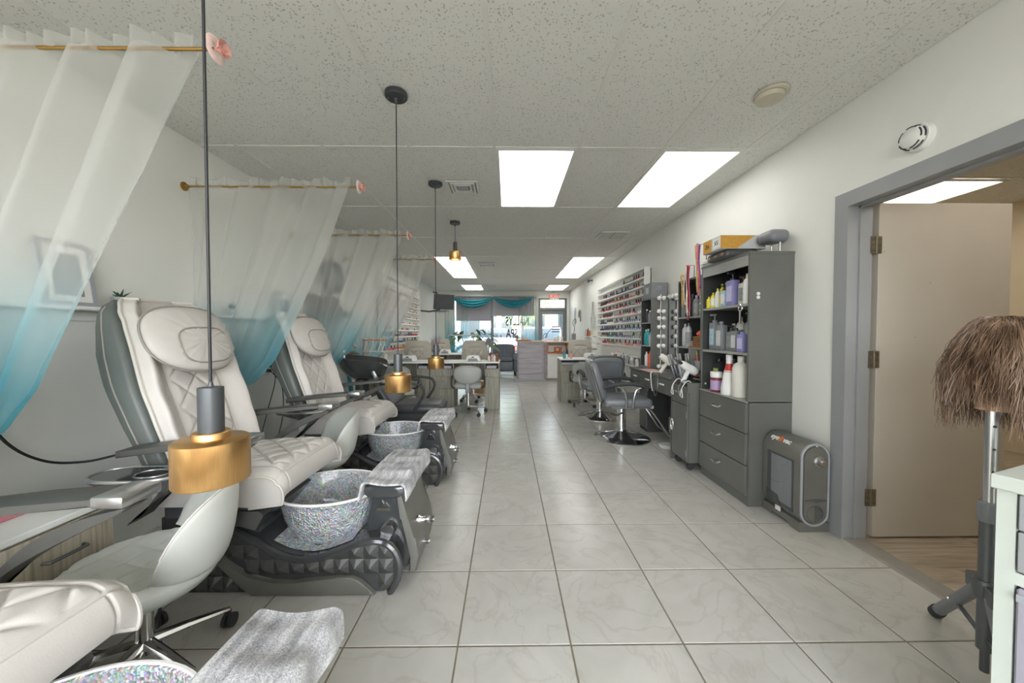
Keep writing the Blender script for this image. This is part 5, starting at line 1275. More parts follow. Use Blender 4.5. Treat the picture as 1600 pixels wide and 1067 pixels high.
# crowded low white shelf under the right rack
t = thing('low_wall_shelf', 'low white shelf crowded with jars under the right polish rack', 'shelf', (XR, 4.76, .74)); MB().box(-.20, -.001, 0, 1.55, .0, .02).build('board', 'trim_white', t, 0); MB().box(-.14, -.001, 0, 1.55, .13, .145).build('board', 'trim_white', t, 0)
for y in (.0, .77, 1.53): MB().box(-.18, -.001, y, y+.02, -.2, .145).build('bracket', 'trim_white', t, 0)
words = ['white', 'grey', 'cream', 'orange', 'clear']
for k in range(14):
    y = 4.84+k*.105; x = XR-.17+.04*(k % 2); q = k % 5; h = .09+.05*((k*7) % 4)/3
    bottle(['round', 'jar', 'pump'][k % 3], x, y, .7605, h, .026, ['white_plastic', 'grey_plastic', 'off_white', 'letter_orange', 'silver_plastic'][q], ['bottle_black', 'white_plastic', 'silver_plastic'][k % 3], None, '%s %s, %s from the near end of the low white shelf' % (words[q], ['bottle', 'jar', 'pump bottle'][k % 3], ORDN[k]), 'products on the low white shelf')
# ================================================================== manicure tables
def make_table(loc, label, w=1.11):
    t = thing('manicure_table', label, 'manicure table', loc, 0, 'manicure tables'); d = .46
    MB().rbox(-.005, w+.005, -.02, d, .745, .77, .004, 1).build('table_top', 'trim_white', t, 30)
    for x0, x1, nd in ((.0, .385, 3), (w-.24, w, 2)):
        p = MB().box(x0, x1, .012, d-.02, .0, .655).build('pedestal', 'olive_laminate', t, 0)
        MB().box(x0, x0+.016, .0, d-.02, .655, .745).box(x1-.016, x1, 0, d-.02, .655, .745).box(x0+.016, x1-.016, d-.04, d-.02, .655, .745).build('cubby', 'olive_laminate', t, 0)
        MB().box(x0+.03, x1-.05, .05, .3, .657, .70).build('cubby_tray', 'grey_plastic', t, 0)
        zz = [.02, .34, .54, .65] if nd == 3 else [.02, .53, .65]
        for a, b_ in zip(zz, zz[1:]):
            f = MB().rbox(x0+.006, x1-.006, .0, .012, a, b_-.006, .002, 1).build('drawer_front', 'olive_laminate', t, 0)
            if b_-a > .15: MB().tube([((x0+x1)/2-.035, 0, b_-.09), ((x0+x1)/2-.03, -.02, b_-.09), ((x0+x1)/2+.03, -.02, b_-.09), ((x0+x1)/2+.035, 0, b_-.09)], .005, 6).build('handle', 'satin_chrome', f)
    MB().box(.385, w-.24, d-.035, d-.02, .42, .745).build('modesty_panel', 'olive_laminate', t, 0)
    return t
mt = make_table((-1.24, 5.74, 0), 'manicure table with grey brown drawers nearest the aisle on the left')
dup(mt, (-2.375+.02+.0, 5.74, 0), None, 'manicure table with grey brown drawers against the left wall')
for o in [o for o in bpy.data.objects if o.get('label') == 'manicure table with grey brown drawers against the left wall']: o.location.x = -2.21; o.scale.x = .865
dup(mt, (.945, 6.38, 0), None, 'manicure table with drawers on the right side of the aisle')
for o in [o for o in bpy.data.objects if o.get('label') == 'manicure table with drawers on the right side of the aisle']: o.scale.x = .92
dup(mt, (-1.80, 7.95, 0), None, 'second row manicure table behind the nearest tufted chairs')
def nail_dryer(x, y, z, label):
    t = thing('nail_lamp', label, 'nail lamp', (x, y, z), 0, 'white nail curing lamps')
    pr = [(-.115, 0), (.115, 0), (.11, .05), (.085, .09), (-.085, .09), (-.11, .05)]
    MB().prism(pr, 0, .19, 'y', r=.01).build('shell', 'white_plastic', t, 40); MB().prism([(-.08, .003), (.08, .003), (.075, .035), (.055, .05), (-.055, .05), (-.075, .035)], -.003, .0, 'y').build('opening', 'label_grey', t, 0)
    MB().box(-.02, .02, -.004, 0, .058, .075).build('display', 'bottle_black', t, 0)
nail_dryer(-.56, 5.80, .7705, 'white nail lamp on the manicure table nearest the aisle')
nail_dryer(-1.62, 5.82, .7705, 'white nail lamp on the manicure table against the left wall')
nail_dryer(1.52, 6.46, .7705, 'white nail lamp on the right manicure table')
nail_dryer(-1.40, 8.02, .7705, 'white nail lamp on the second row manicure table')
for k, (x, y, h, m) in enumerate(((-.30, 5.80, .10, 'off_white'), (-.25, 5.84, .13, 'pink_mat'), (-.21, 5.78, .11, 'white_plastic'), (-.18, 5.86, .15, 'orange_wood'), (-.28, 5.92, .16, 'maroon'), (-.16, 5.78, .09, 'wicker'))):
    bottle('round', x, y, .7705, h, .02, m, 'bottle_black' if k % 2 else 'white_plastic', None, ['short cream bottle', 'pale pink bottle', 'white bottle', 'orange brown bottle', 'tall dark red bottle', 'small brown bottle'][k]+' at the aisle end of the left manicure table', 'bottles on the aisle manicure table')
for k, (x, y, h, m) in enumerate(((1.02, 6.46, .14, 'teal_plastic'), (1.08, 6.5, .17, 'bottle_black'), (1.14, 6.44, .12, 'rose_pink'), (1.06, 6.42, .09, 'white_plastic'))):
    bottle('round', x, y, .7705, h, .022, m, 'bottle_black', None, ['teal bottle', 'black bottle', 'pink bottle', 'little white bottle'][k]+' on the right manicure table', 'bottles on the right manicure table')
bottle('pump', -1.98, 5.86, .7705, .16, .03, 'white_plastic', 'rose_pink', None, 'white pump bottle on the manicure table against the wall', None)
tag(MB().rbox(1.66, 1.9, 6.42, 6.7, .7705, .785, .004, 2).build('hand_towel', 'pink_cloth', None, 30), 'folded pink towel on the right manicure table', 'towel')
def tufted(loc, rz, label, m='taupe_leather'):
    t = thing('tufted_chair', label, 'armchair', loc, rz, 'tufted client chairs')
    MB().rbox(-.25, .25, -.25, .25, .40, .53, .04, 4).build('seat', m, t, 50)
    def bk(u, v):
        w = (u-.5)*2; z = .50+.585*v; hw_ = (.265-.035*v)*(1 if v < .8 else math.sqrt(max(0, 1-((v-.8)/.2)**2))*.3+.7)
        q = quilt(w*.25+.5, v*.5, 7, .02)*(1-sst(.68, .78, v))*(1 if abs(w) < .75 else 0)
        crease = -.02*math.exp(-((v-.80+.05*w*w)/.02)**2)*(abs(w) < .5)
        x = hw_*w; y = .20+.12*v-.05*(1-w*w)-q-crease*0+(-crease)
        return (x, y, z)
    m1 = MB().grid(bk, 40, 50)
    back_ = MB().loft([[((.272-.035*v)*math.copysign(abs(math.cos(a))**.4, math.cos(a))*(1 if v < .85 else 1-((v-.85)/.15)**2*.25), .245+.12*v+.06*math.copysign(abs(math.sin(a))**.4, math.sin(a)), .48+.605*v) for a in [2*math.pi*k/24 for k in range(24)]] for v in [i/14 for i in range(15)]])
    m1.build('tufted_panel', m, t, 60, recalc=False); back_.build('back_shell', m, t, 50)
    for s in (-1, 1): MB().tube(bez([(s*.27, .18, .56), (s*.30, .1, .66), (s*.30, -.1, .67), (s*.285, -.2, .62), (s*.26, -.2, .45)], 18), .028, 8).build('arm', m, t)
    MB().lathe([(.05, .40), (.05, .37), (.028, .36), (.028, .09)], 16).build('gas_column', 'chrome', t)
    star_base(t, mm='satin_chrome')
    return t
tc1 = tufted((-.62, 6.52, 0), 0, 'taupe tufted chair behind the manicure table nearest the aisle')
dup(tc1, (-1.66, 6.50, 0), R(6), 'taupe tufted chair behind the manicure table against the left wall')
dup(tc1, (1.48, 7.16, 0), R(-5), 'taupe tufted chair behind the right manicure table')
dup(tc1, (-1.66, 8.72, 0), R(4), 'taupe tufted chair behind the second row manicure table')
def oval_stool(loc, rz, label, m='stool_grey'):
    t = thing('technician_stool', label, 'stool', loc, rz, 'technician stools at the manicure tables')
    MB().rbox(-.2, .2, -.19, .21, .40, .48, .035, 4).build('seat', m, t, 50)
    rings = []
    for yy, sc in ((-.30, .86), (-.29, .96), (-.265, 1), (-.235, .97), (-.225, .86)):
        ring = []
        for k in range(36):
            a = 2*math.pi*k/36; c, s = math.cos(a), math.sin(a)
            x = .205*sc*math.copysign(abs(c)**.8, c)*(1 if s > 0 else 1+.0*s); z = .62+.135*sc*math.copysign(abs(s)**(.75 if s > 0 else 1.05), s)
            ring.append((x*(1+.08*max(0, s)), yy+.9*x*x, z))
        rings.append(ring)
    bo = MB().loft(rings).build('backrest', m, t, 50)
    MB().rbox(-.028, .028, -.27, -.24, .36, .52, .005, 1).box(-.028, .028, -.27, .05, .36, .39).build('back_bracket', 'steel_dark', t, 30)
    for s in (-1, 1): MB().tube(bez([(s*.17, -.05, .40), (s*.24, -.05, .42), (s*.25, .0, .55), (s*.24, .1, .56)], 14), .014, 8).build('arm_loop', 'black_rubber', t)
    MB().lathe([(.05, .40), (.05, .37), (.026, .36), (.026, .09)], 16).build('gas_column', 'chrome', t)
    star_base(t, mm='satin_chrome', ph=.3, r=.28)
    return t
os1 = oval_stool((-.60, 5.47, 0), R(4), 'grey oval backed stool at the manicure table nearest the aisle')
dup(os1, (-1.58, 5.45, 0), R(-8), 'grey oval backed stool at the manicure table against the wall')
dup(os1, (1.32, 6.10, 0), R(-14), 'grey oval backed stool at the right manicure table')
tag(MB().rbox(-.14, .14, -.12, .12, 0.001, .24, .004, 1).build('cardboard_box', 'cardboard', None, 0, (-.62, 7.4, 0)), 'small cardboard box on the floor behind the aisle manicure table', 'box')
# ================================================================== shampoo unit
t = thing('shampoo_chair', 'black reclining shampoo chair with looped arms and a basin behind it', 'shampoo chair', (-1.02, 4.12, 0))
MB().box(-.40, .22, -.24, .24, .0, .26).build('plinth', 'dark_board_and_shade', t, 0)
MB().rbox(-.24, .30, -.23, .23, .34, .45, .05, 4).build('seat', 'black_satin', t, 50)
MB().box(-.22, .2, -.2, .2, .26, .35).build('seat_frame', 'steel_dark', t, 0)
MB().rbox(-.045, .045, -.24, .24, 0, .32, .04, 4).xf(Matrix.Translation((-.24, 0, .40)) @ Matrix.Rotation(R(-34), 4, 'Y')).build('backrest', 'black_satin', t, 50)
for s in (-1, 1): MB().tube(bez([(.02, s*.27, .40), (.12, s*.28, .56), (.10, s*.285, .66), (-.02, s*.285, .69), (-.2, s*.285, .70), (-.34, s*.28, .68)], 22), .015, 8).build('arm_loop', 'black_rubber', t)
MB().rbox(.22, .33, -.22, .22, .29, .345, .02, 3).build('leg_rest', 'black_leather', t, 40)
t = thing('shampoo_basin', 'glossy black shampoo basin on a black pedestal by the left wall', 'basin', (-1.66, 4.12, 0))
rings = []
prof = [(.10, .70, 0), (.17, .74, 0), (.235, .82, 0), (.27, .90, 0), (.285, .935, 0), (.275, .945, 0), (.255, .93, 0), (.21, .84, 0), (.14, .77, 0), (.01, .755, 0)]
for r_, z, _ in prof:
    ring = []
    for k in range(40):
        a = 2*math.pi*k/40; c, s = math.cos(a), math.sin(a)
        dip = -.06*math.exp(-((a if a < math.pi else a-2*math.pi)/.45)**2)*(r_ > .2)
        ring.append((r_*1.02*c, r_*.92*s, z+dip+.03*(-c)*(r_/.28)))
    rings.append(ring)
MB().loft(rings, caps=True).build('bowl', 'black_gloss', t)
MB().lathe([(.16, 0), (.15, .05), (.10, .4), (.09, .72)], 20, sx=.8).build('pedestal', 'black_gloss', t)
MB().tube(bez([(-.2, .0, .93), (-.2, .0, 1.05), (-.14, 0, 1.1), (-.06, 0, 1.06)], 14), .012, 8).build('faucet', 'chrome', t)
MB().tube(bez([(.18, -.16, .80), (.21, -.17, .75), (.22, -.16, .70)], 10), .02, 8).build('tilt_arm', 'satin_chrome', t)
t = thing('coat_hangers', 'clear plastic hangers on a short rail over the black basin', 'hangers', (-1.62, 4.46, 1.16))
MB().cyl((-.16, 0, -.02), (.12, 0, -.02), .008, 8).build('rail', 'orange_wood', t); MB().box(-.17, -.15, -.0, .14, -.4, .0).build('rail_post', 'satin_chrome', t, 0)
for k, x in enumerate((-.12, -.04, .05, .10)):
    MB().tube([(x, -.1, -.16), (x, 0, -.07), (x, .1, -.16), (x, -.1, -.16)], .005, 6).tube([(x, 0, -.07), (x, 0, -.02), (x, .015, .0), (x, .02, -.02)], .004, 6).build('hanger', 'off_white', t)
for k, (x, y, rz, m, la) in enumerate(((-1.80, 4.06, .5, 'orange_wood', 'orange handled brush lying on the shampoo basin'), (-1.74, 3.99, .5, 'bottle_black', 'black comb lying on the shampoo basin rim'), (-1.84, 4.12, 1.2, 'silver_plastic', 'silver tint brush lying on the shampoo basin'))):
    t = thing('hair_brush', la, 'brush', (x, y, .995-.01*k), rz, 'brushes on the basin'); MB().rbox(-.1, .03, -.008, .008, 0, .012, .004, 2).build('handle', m, t, 40); MB().rbox(.03, .10, -.022, .022, 0, .014, .006, 2).build('head', 'bottle_black' if k != 1 else m, t, 40)
    for q in range(6): MB().cyl((.037+.01*q, 0, .013), (.037+.01*q, 0, .03), .004, 5).build('bristle_tuft', 'bottle_black', t)
MB_w = thing('shampoo_shelf_board', 'white low board leaning behind the farther pedicure chair', 'board', (-1.33, 3.62, .0)); 
for k in range(4): MB().box(-.012, .012, -.1, .1, .0, .62).xf(Matrix.Translation((.06*k, 0, 0)) @ Matrix.Rotation(R(-20), 4, 'Y')).build('slat', 'satin_chrome', MB_w, 0)
# ================================================================== reception counter
t = thing('reception_counter', 'reception counter of pale grey boards with orange wood shelf', 'counter', (.25, 9.0, 0))
# front: straight slatted section, then an angled white section
MB().box(.03, .62, .04, .45, .06, 1.0).build('carcass', 'trim_white', t, 0)
for k in range(7): MB().rbox(.03, .62, .012, .04, .07+k*.132, .07+k*.132+.128, .002, 1).build('board', 'grey_slats', t, 0)
MB().box(.0, .03, .0, .45, .0, 1.0).build('end_panel', 'dark_grey_plastic', t, 0)
MB().prism([(.62, .03), (.66, .02), (.78, .25), (.78, .45), (.62, .45)], .06, .98, 'z').build('corner_post', 'grey_slats', t, 0)
MB().box(.78, 1.30, .30, .60, .06, .70).build('white_panel', 'trim_white', t, 0); MB().box(.78, 1.30, .56, .60, .70, .98).build('niche_back', 'terracotta_cream', t, 0)
MB().box(.66, 1.32, .24, .60, .70, .735).build('niche_shelf', 'orange_wood', t, 0); MB().box(.66, .80, .22, .58, .735, .97).build('niche_side', 'orange_wood', t, 0)
MB().box(1.28, 1.32, .24, .60, .735, .97).build('niche_side', 'orange_wood', t, 0); MB().box(.0, 1.36, .44, .46, .06, .9).build('rear_panel', 'trim_white', t, 0)
MB().rbox(-.03, .66, -.02, .48, 1.0, 1.035, .004, 1).build('counter_top', 'terracotta_cream', t, 30); MB().rbox(.64, 1.36, .2, .64, .98, 1.01, .004, 1).build('counter_top', 'terracotta_cream', t, 30)
MB().box(.02, .64, .03, .45, .0, .06).box(.76, 1.30, .32, .58, .0, .06).build('kick_plate', 'slate_edge', t, 0); MB().box(-.05, .04, -.03, .1, 0, .07).build('foot_block', 'lilac_grey', t, 0)
MB().rbox(-.06, .34, -.05, .3, 1.036, 1.06, .003, 1).build('raised_ledge', 'orange_wood', t, 30)
for k, (x, y, h, m) in enumerate(((.24, 9.06, .14, 'wicker'), (.38, 9.10, .11, 'paper_grey'), (.47, 9.08, .10, 'off_white'))): bottle('round', x, y, 1.0605, h, .026, m, 'off_white', None, ['brown bottle', 'grey bottle', 'cream bottle'][k]+' on the raised ledge of the reception counter', 'bottles on the counter ledge')
for k, (x, h, m) in enumerate(((1.24, .11, 'off_white'), (1.33, .14, 'paper_white'), (1.42, .12, 'rose_pale'))): bottle('jar', x, 9.42, 1.0105, h, .035, m, 'white_plastic', None, ['cream canister', 'white canister', 'pale pink canister'][k]+' on the right end of the reception counter', 'canisters on the counter')
t = thing('counter_basket', 'orange brown box inside the counter niche', 'box', (1.36, 9.30, .7355)); MB().rbox(-.14, .04, -.02, .12, 0, .13, .004, 1).build('carton', 'orange_wood', t, 30); MB().rbox(-.10, -.04, -.021, -.019, .03, .1, .0005, 1).build('sticker', 'terracotta_cream', t, 0)
# ================================================================== black armchair by the window
t = thing('leather_armchair', 'dark navy leather armchair with rolled arms under the shop window', 'armchair', (-.12, 10.72, 0))
MB().rbox(-.3, .3, -.35, .35, .12, .42, .05, 4).build('seat_base', 'navy_leather', t, 50); MB().rbox(-.28, .28, -.38, .25, .40, .52, .05, 4).build('seat_cushion', 'navy_leather', t, 50)
def bkp(u, v):
    w = (u-.5)*2; return (.3*w, .16+.12*v-.07*math.cos(w*1.2)-.014*math.sin(u*40)**2*(v > .3), .5+.4*v-.03*w*w*v)
MB().grid(bkp, 60, 16).build('pleated_back', 'navy_leather', t, 60, recalc=False); MB().rbox(-.34, .34, .2, .42, .15, .88, .08, 4).build('back_frame', 'navy_leather', t, 50)
for s in (-1, 1):
    MB().lathe([(.03, -.4), (.10, -.395), (.115, -.38), (.115, .35), (.1, .37)], 24, (s*.38, 0, .54), 'y').build('rolled_arm', 'navy_leather', t); MB().rbox(s*.38-.085, s*.38+.085, -.37, .36, .10, .55, .03, 3).build('arm_side', 'navy_leather', t, 50)
    for y in (-.3, .3): MB().cyl((s*.34, y, 0), (s*.34, y, .13), .025, 10, r1=.035).build('foot', 'black_rubber', t)
# ================================================================== window dressing
def blind(x0, x1, zb, label):
    t = thing('roller_blind', label, 'blind', ((x0+x1)/2, YF-.05, 0), 0, 'grey roller blinds'); h = (x1-x0)/2
    MB().box(-h, h, -.003, .003, zb, 2.38).build('fabric', 'blind_grey', t, 0); MB().cyl((-h, 0, 2.39), (h, 0, 2.39), .025, 12).build('roller', 'grey_plastic', t); MB().box(-h, h, -.008, .008, zb-.02, zb).build('bottom_bar', 'grey_plastic', t, 0)
blind(-1.66, -.54, 1.64, 'left grey roller blind, pulled lower'); blind(-.45, .88, 1.80, 'right grey roller blind, over the window lettering')
def wcurt(x0, x1, label, sd):
    rnd = random.Random(sd); a1, a2 = rnd.random()*6, rnd.random()*6
    def f(u, v):
        return (x0+(x1-x0)*u+.03*math.sin(v*3+a1)*(u-.5), .03*math.sin(u*44+a1)+.016*math.sin(u*87+a2+v), 2.39-2.35*v)
    o = MB().grid(f, 110, 30).build('window_curtain', 'window_voile', None, 180, (0, YF-.125, 0), recalc=False); tag(o, label, 'curtain', 'sheer window curtains')
wcurt(-2.0, -1.28, 'sheer white to blue curtain at the left end of the shop window', 1); wcurt(.36, .98, 'sheer white to blue curtain at the right end of the shop window', 2)
def swag(x0, x1, label):
    def f(u, v):
        s_ = 1-(2*u-1)**2; z = 2.42-.035-(.10+.26*v)*s_**.8*1.0-.02*v*(1-s_); y = -.04*math.sin(v*math.pi)-.025*s_+.03*math.sin(v*20+u*2)*s_
        return (x0+(x1-x0)*u, y, z)
    m = MB().grid(f, 50, 40); o = m.build('swag_valance', 'teal_swag', None, 180, (0, YF-.24, 0), recalc=False); tag(o, label, 'valance', 'teal swag valances')
swag(-1.75, -.46, 'left teal swag valance over the shop window'); swag(-.452, .80, 'right teal swag valance over the shop window')
t = thing('valance_rod', 'long pale rod carrying the teal swags', 'curtain rod', (0, YF-.20, 2.42)); MB().cyl((-2.05, 0, 0), (1.0, 0, 0), .014, 10).build('rod', 'off_white', t)
for x in (-2.05, 1.0): MB().ball((x, 0, 0), .024, n=12, m=8).build('finial', 'off_white', t)
for x in (-2.0, -.49, .95): MB().box(x-.008, x+.008, 0, .2, -.008, .008).build('bracket', 'off_white', t, 0)
t = thing('exit_sign', 'white EXIT sign with red letters above the entry door', 'exit sign', (1.51, YF-.04, 2.41)); MB().rbox(-.15, .15, -.02, .02, -.10, .10, .006, 1).build('housing', 'white_plastic', t, 30)
text('lettering', 'EXIT', .17, basis((0, -.0205, 0), (1, 0, 0), (0, 0, 1)), 'exit_red', t, .002, bold=True); MB().cyl((0, 0, .10), (0, 0, .16), .015, 10).build('stem', 'white_plastic', t)
t = thing('television', 'dark television tilted on a wall arm near the shop window', 'television', (-1.62, 9.2, 2.02), R(28))
M = Matrix.Rotation(R(14), 4, 'X')
MB().rbox(-.26, .26, -.03, .03, -.19, .19, .008, 2).xf(M).build('casing', 'black_satin', t, 30); MB().box(-.24, .24, -.0325, -.0305, -.165, .175).xf(M).build('screen', 'screen_dark', t, 0)
MB().tube([(0, .03, -.1), (-.1, .12, -.2), (-.3, .25, -.24), (-.52, .33, -.22)], .022, 8).build('wall_arm', 'steel_dark', t); MB().box(-.25, .1, -.1, .2, -.25, -.225).build('shelf_plate', 'steel_dark', t, 0)
def seccam(loc, rz, label):
    t = thing('security_camera', label, 'camera', loc, rz, 'black security cameras'); MB().lathe([(.03, 0), (.03, .012), (.012, .016), (.01, .06)], 14, ax='y').build('mount', 'black_satin', t)
    MB().lathe([(.01, -.06), (.032, -.055), (.032, .06), (.028, .07)], 16, (0, .09, -.02), 'x').build('housing', 'black_satin', t); MB().lathe([(.024, .07), (.002, .074)], 16, (0, .09, -.02), 'x').build('lens', 'screen_dark', t)
seccam((XR, 8.5, 2.47), R(90), 'black security camera high on the right wall'); seccam((XL, 10.8, 2.45), R(-90), 'black security camera high on the left wall')
# wall decor far right
t = thing('wall_ornament', 'silver wire bottle shaped ornament on the right wall', 'ornament', (XR-.03, 8.3, 1.35))
for k in range(7):
    a = 2*math.pi*k/7; MB().tube(bez([(.02*math.cos(a), .16*math.sin(a), 0), (.02*math.cos(a), .2*math.sin(a), .2), (.012*math.cos(a), .08*math.sin(a), .38), (.01*math.cos(a), .04*math.sin(a), .6)], 16), .006, 5).build('wire', 'satin_chrome', t)
for z in (0, .25): MB().tube([(.02*math.cos(a), .18*math.sin(a), z) for a in [2*math.pi*k/20 for k in range(20)]], .006, 5, closed=True).build('hoop', 'satin_chrome', t)
t = thing('wall_ledge', 'short white ledge with colourful bottles at the far right wall', 'shelf', (XR, 8.0, .86)); MB().box(-.12, -.001, 0, .9, 0, .02).build('board', 'trim_white', t, 0); MB().box(-.10, -.001, 0, .9, .28, .295).build('board', 'trim_white', t, 0)
for y in (0, .88): MB().box(-.12, -.001, y, y+.02, -.1, .295).build('bracket', 'trim_white', t, 0)
for k in range(8): bottle('round', XR-.07, 8.06+.11*k, .8805 if k < 4 else 1.1555, .13+.03*(k % 3), .028, ['red_plastic', 'coral', 'pale_blue', 'white_plastic', 'orange_wood', 'bottle_black', 'rose_pink', 'silver_plastic'][k], 'bottle_black' if k % 2 else 'white_plastic', None, '%s bottle on the %s board of the short ledge' % (['red', 'coral', 'pale blue', 'white', 'orange', 'black', 'pink', 'silver'][k], 'lower' if k < 4 else 'upper'), 'bottles on the short ledge')
t = thing('dark_vase', 'dark vase with a curled twig on the counter by the right wall', 'vase', (1.76, 9.55, 1.0105)); MB().rbox(-.05, .05, -.05, .05, 0, .2, .006, 1).build('vase', 'dark_grey_plastic', t, 30); MB().tube(bez([(0, 0, .19), (.02, 0, .35), (-.03, 0, .5), (.04, 0, .6), (.06, 0, .5), (.02, 0, .46)], 24), .008, 6).build('twig', 'bark', t)
t = thing('side_console', 'narrow white console under the dark vase', 'console', (1.63, 9.4, 0)); MB().box(0, .35, 0, .3, .0, 1.0).build('body', 'trim_white', t, 0); MB().rbox(-.005, .36, -.01, .31, 1.0, 1.01, .002, 1).build('top', 'terracotta_cream', t, 0)
for k, (y, z, s_) in enumerate(((10.6, 1.72, .11), (9.9, 1.70, .09))):
    t = thing('wall_plaque', ['tall narrow pale plaque on the far right wall', 'small curled grey plaque on the far right wall'][k], 'plaque', (XR-.012, y, z))
    if k == 0: MB().rbox(-.006, .01, -.07, .07, -.28, .25, .003, 1).build('panel', 'paper_grey', t, 30); MB().box(-.007, -.006, -.05, .05, -.2, .18).build('print', 'art_grey', t, 0)
    else: MB().tube(bez([(0, -.12, -.15), (0, -.06, .12), (0, .08, .12), (0, .1, -.02), (0, 0, .0)], 20), .022, 8).build('scroll', 'label_grey', t)
# ================================================================== plant and desk lamp at the second row
t = thing('potted_plant', 'leafy green potted plant behind the second row manicure table', 'plant', (-1.0, 9.75, 0))
MB().lathe([(.13, 0), (.17, .28), (.175, .3), (.16, .3), (.15, .26), (.01, .25)], 24).build('pot', 'terracotta_cream', t); MB().cyl((0, 0, .25), (0, 0, .265), .15, 18).build('soil', 'soil', t)
rp = random.Random(5)
for k in range(30):
    a = rp.random()*6.28; e = rp.uniform(.7, 1.35); L = rp.uniform(.8, 1.18); b0 = Vector((0, 0, .26)); tip = Vector((math.cos(a)*math.cos(e)*L*.9, math.sin(a)*math.cos(e)*L*.9, .26+math.sin(e)*L))
    mid = (b0+tip)/2+Vector((0, 0, .08))
    st = MB().tube(bez([b0, mid, tip], 8), .005, 5).build('stem', 'leaf_dark', t)
    dv = Vector((math.cos(a), math.sin(a), -.45)).normalized(); sd_ = Vector((-math.sin(a), math.cos(a), 0)); ll, ww = rp.uniform(.2, .3), rp.uniform(.045, .065)
    def lf(u, v):
        w_ = (u-.5)*2*ww*math.sin(min(1, v*1.0)*math.pi)**.7; return tip+dv*(ll*v)+sd_*w_+Vector((0, 0, -.06*v*v+.25*abs(w_)))
    MB().grid(lf, 4, 8).build('leaf', 'leaf_green' if k % 3 else 'leaf_dark', t, 180, recalc=False)
t = thing('desk_lamp', 'long flat armed manicure lamp over the second row table', 'lamp', (-.78, 8.1, .7705))
MB().lathe([(.07, 0), (.07, .015), (.02, .02)], 18).build('foot', 'grey_plastic', t); MB().tube([(0, 0, .015), (.02, .05, .25), (-.02, .1, .42)], .012, 8).build('arm', 'grey_plastic', t); MB().rbox(-.55, .12, .05, .13, .39, .42, .012, 2).build('head', 'silver_plastic', t, 40)
MB().rbox(-.42, -.30, .06, .12, .42, .45, .01, 2).build('switch_box', 'steel_dark', t, 40)
t = thing('desk_lamp', 'small dark grey lamp beside the aisle tufted chair', 'lamp', (-.32, 6.10, .7705)); MB().lathe([(.05, 0), (.05, .012), (.01, .016)], 16).build('foot', 'dark_grey_plastic', t); MB().cyl((0, 0, .01), (0, 0, .3), .01, 8).build('arm', 'dark_grey_plastic', t); MB().lathe([(.06, .26), (.045, .34), (.015, .38)], 16).build('shade', 'dark_grey_plastic', t)
t = thing('feather_plant', 'dry feathery twigs in a dark bowl on the second row table', 'dried plant', (-1.64, 8.25, .7705))
MB().lathe([(.05, 0), (.11, .08), (.105, .08), (.04, .01)], 18).build('bowl', 'dark_grey_plastic', t)
for k in range(14): a = k*2.4; MB().tube(bez([(0, 0, .02), (.05*math.cos(a), .05*math.sin(a), .2), (.12*math.cos(a), .12*math.sin(a), .34+.02*(k % 4))], 8), .005, 5, r1=.002).build('twig', 'rib_purple', t)
# ================================================================== near right: drawer unit, tripod, training head
t = thing('white_drawer_unit', 'white drawer unit with grey drawers at the right edge', 'drawer unit', (1.192, .86, 0), R(-90)+math.atan2(.078, .078)*.42)
# local: x runs along the front toward the camera, y<0 is behind the front (away from the aisle)
MB().box(0, .03, .02, .5, 0, .875).box(.60, .63, .02, .5, 0, .875).box(.03, .6, .48, .5, 0, .875).box(.03, .6, .03, .48, 0, .03).box(.03, .6, .02, .48, .62, .65).build('carcass', 'unit_white', t, 0)
MB().rbox(-.006, .636, .0, .51, .845, .88, .003, 1).build('top', 'unit_white', t, 30)
for z0, z1, m in ((.755, .84, 'frame_grey'), (.655, .75, 'frame_grey')): MB().rbox(.034, .596, .016, .04, z0, z1, .002, 1).build('drawer', m, t, 0)
for z0, z1 in ((.33, .615), (.035, .324)):
    d = MB().rbox(.034, .596, .016, .4, z0, z1, .004, 1).build('bin', 'lilac_grey', t, 0); MB().box(.036, .594, .010, .016, z1-.03, z1-.012).build('bin_lip', 'grey_plastic', d, 0)
MB().lathe([(.006, .88), (.006, .8815)], 10, (.05, .06, 0)).build('top_screw', 'grey_plastic', t)
PX, PY = 1.70, 1.235
t = thing('tripod_stand', 'grey metal tripod stand holding the training head', 'tripod', (PX, PY, 0))
MB().cyl((0, 0, .10), (0, 0, .58), .022, 16).build('lower_tube', 'steel_dark', t); MB().cyl((0, 0, .55), (0, 0, .955), .0165, 16).build('upper_tube', 'satin_chrome', t)
MB().lathe([(.026, .56), (.028, .57), (.028, .62), (.024, .63)], 16).build('collar', 'dark_grey_plastic', t); MB().cyl((.02, -.02, .595), (.05, -.05, .595), .008, 8).build('collar_knob', 'dark_grey_plastic', t)
for z in (.74, .82, .90): MB().cyl((-.008, -.013, z), (-.010, -.0175, z), .004, 8).build('adjust_hole', 'black_rubber', t)
MB().lathe([(.03, .285), (.034, .29), (.034, .34), (.028, .35)], 16).build('leg_hub', 'steel_dark', t)
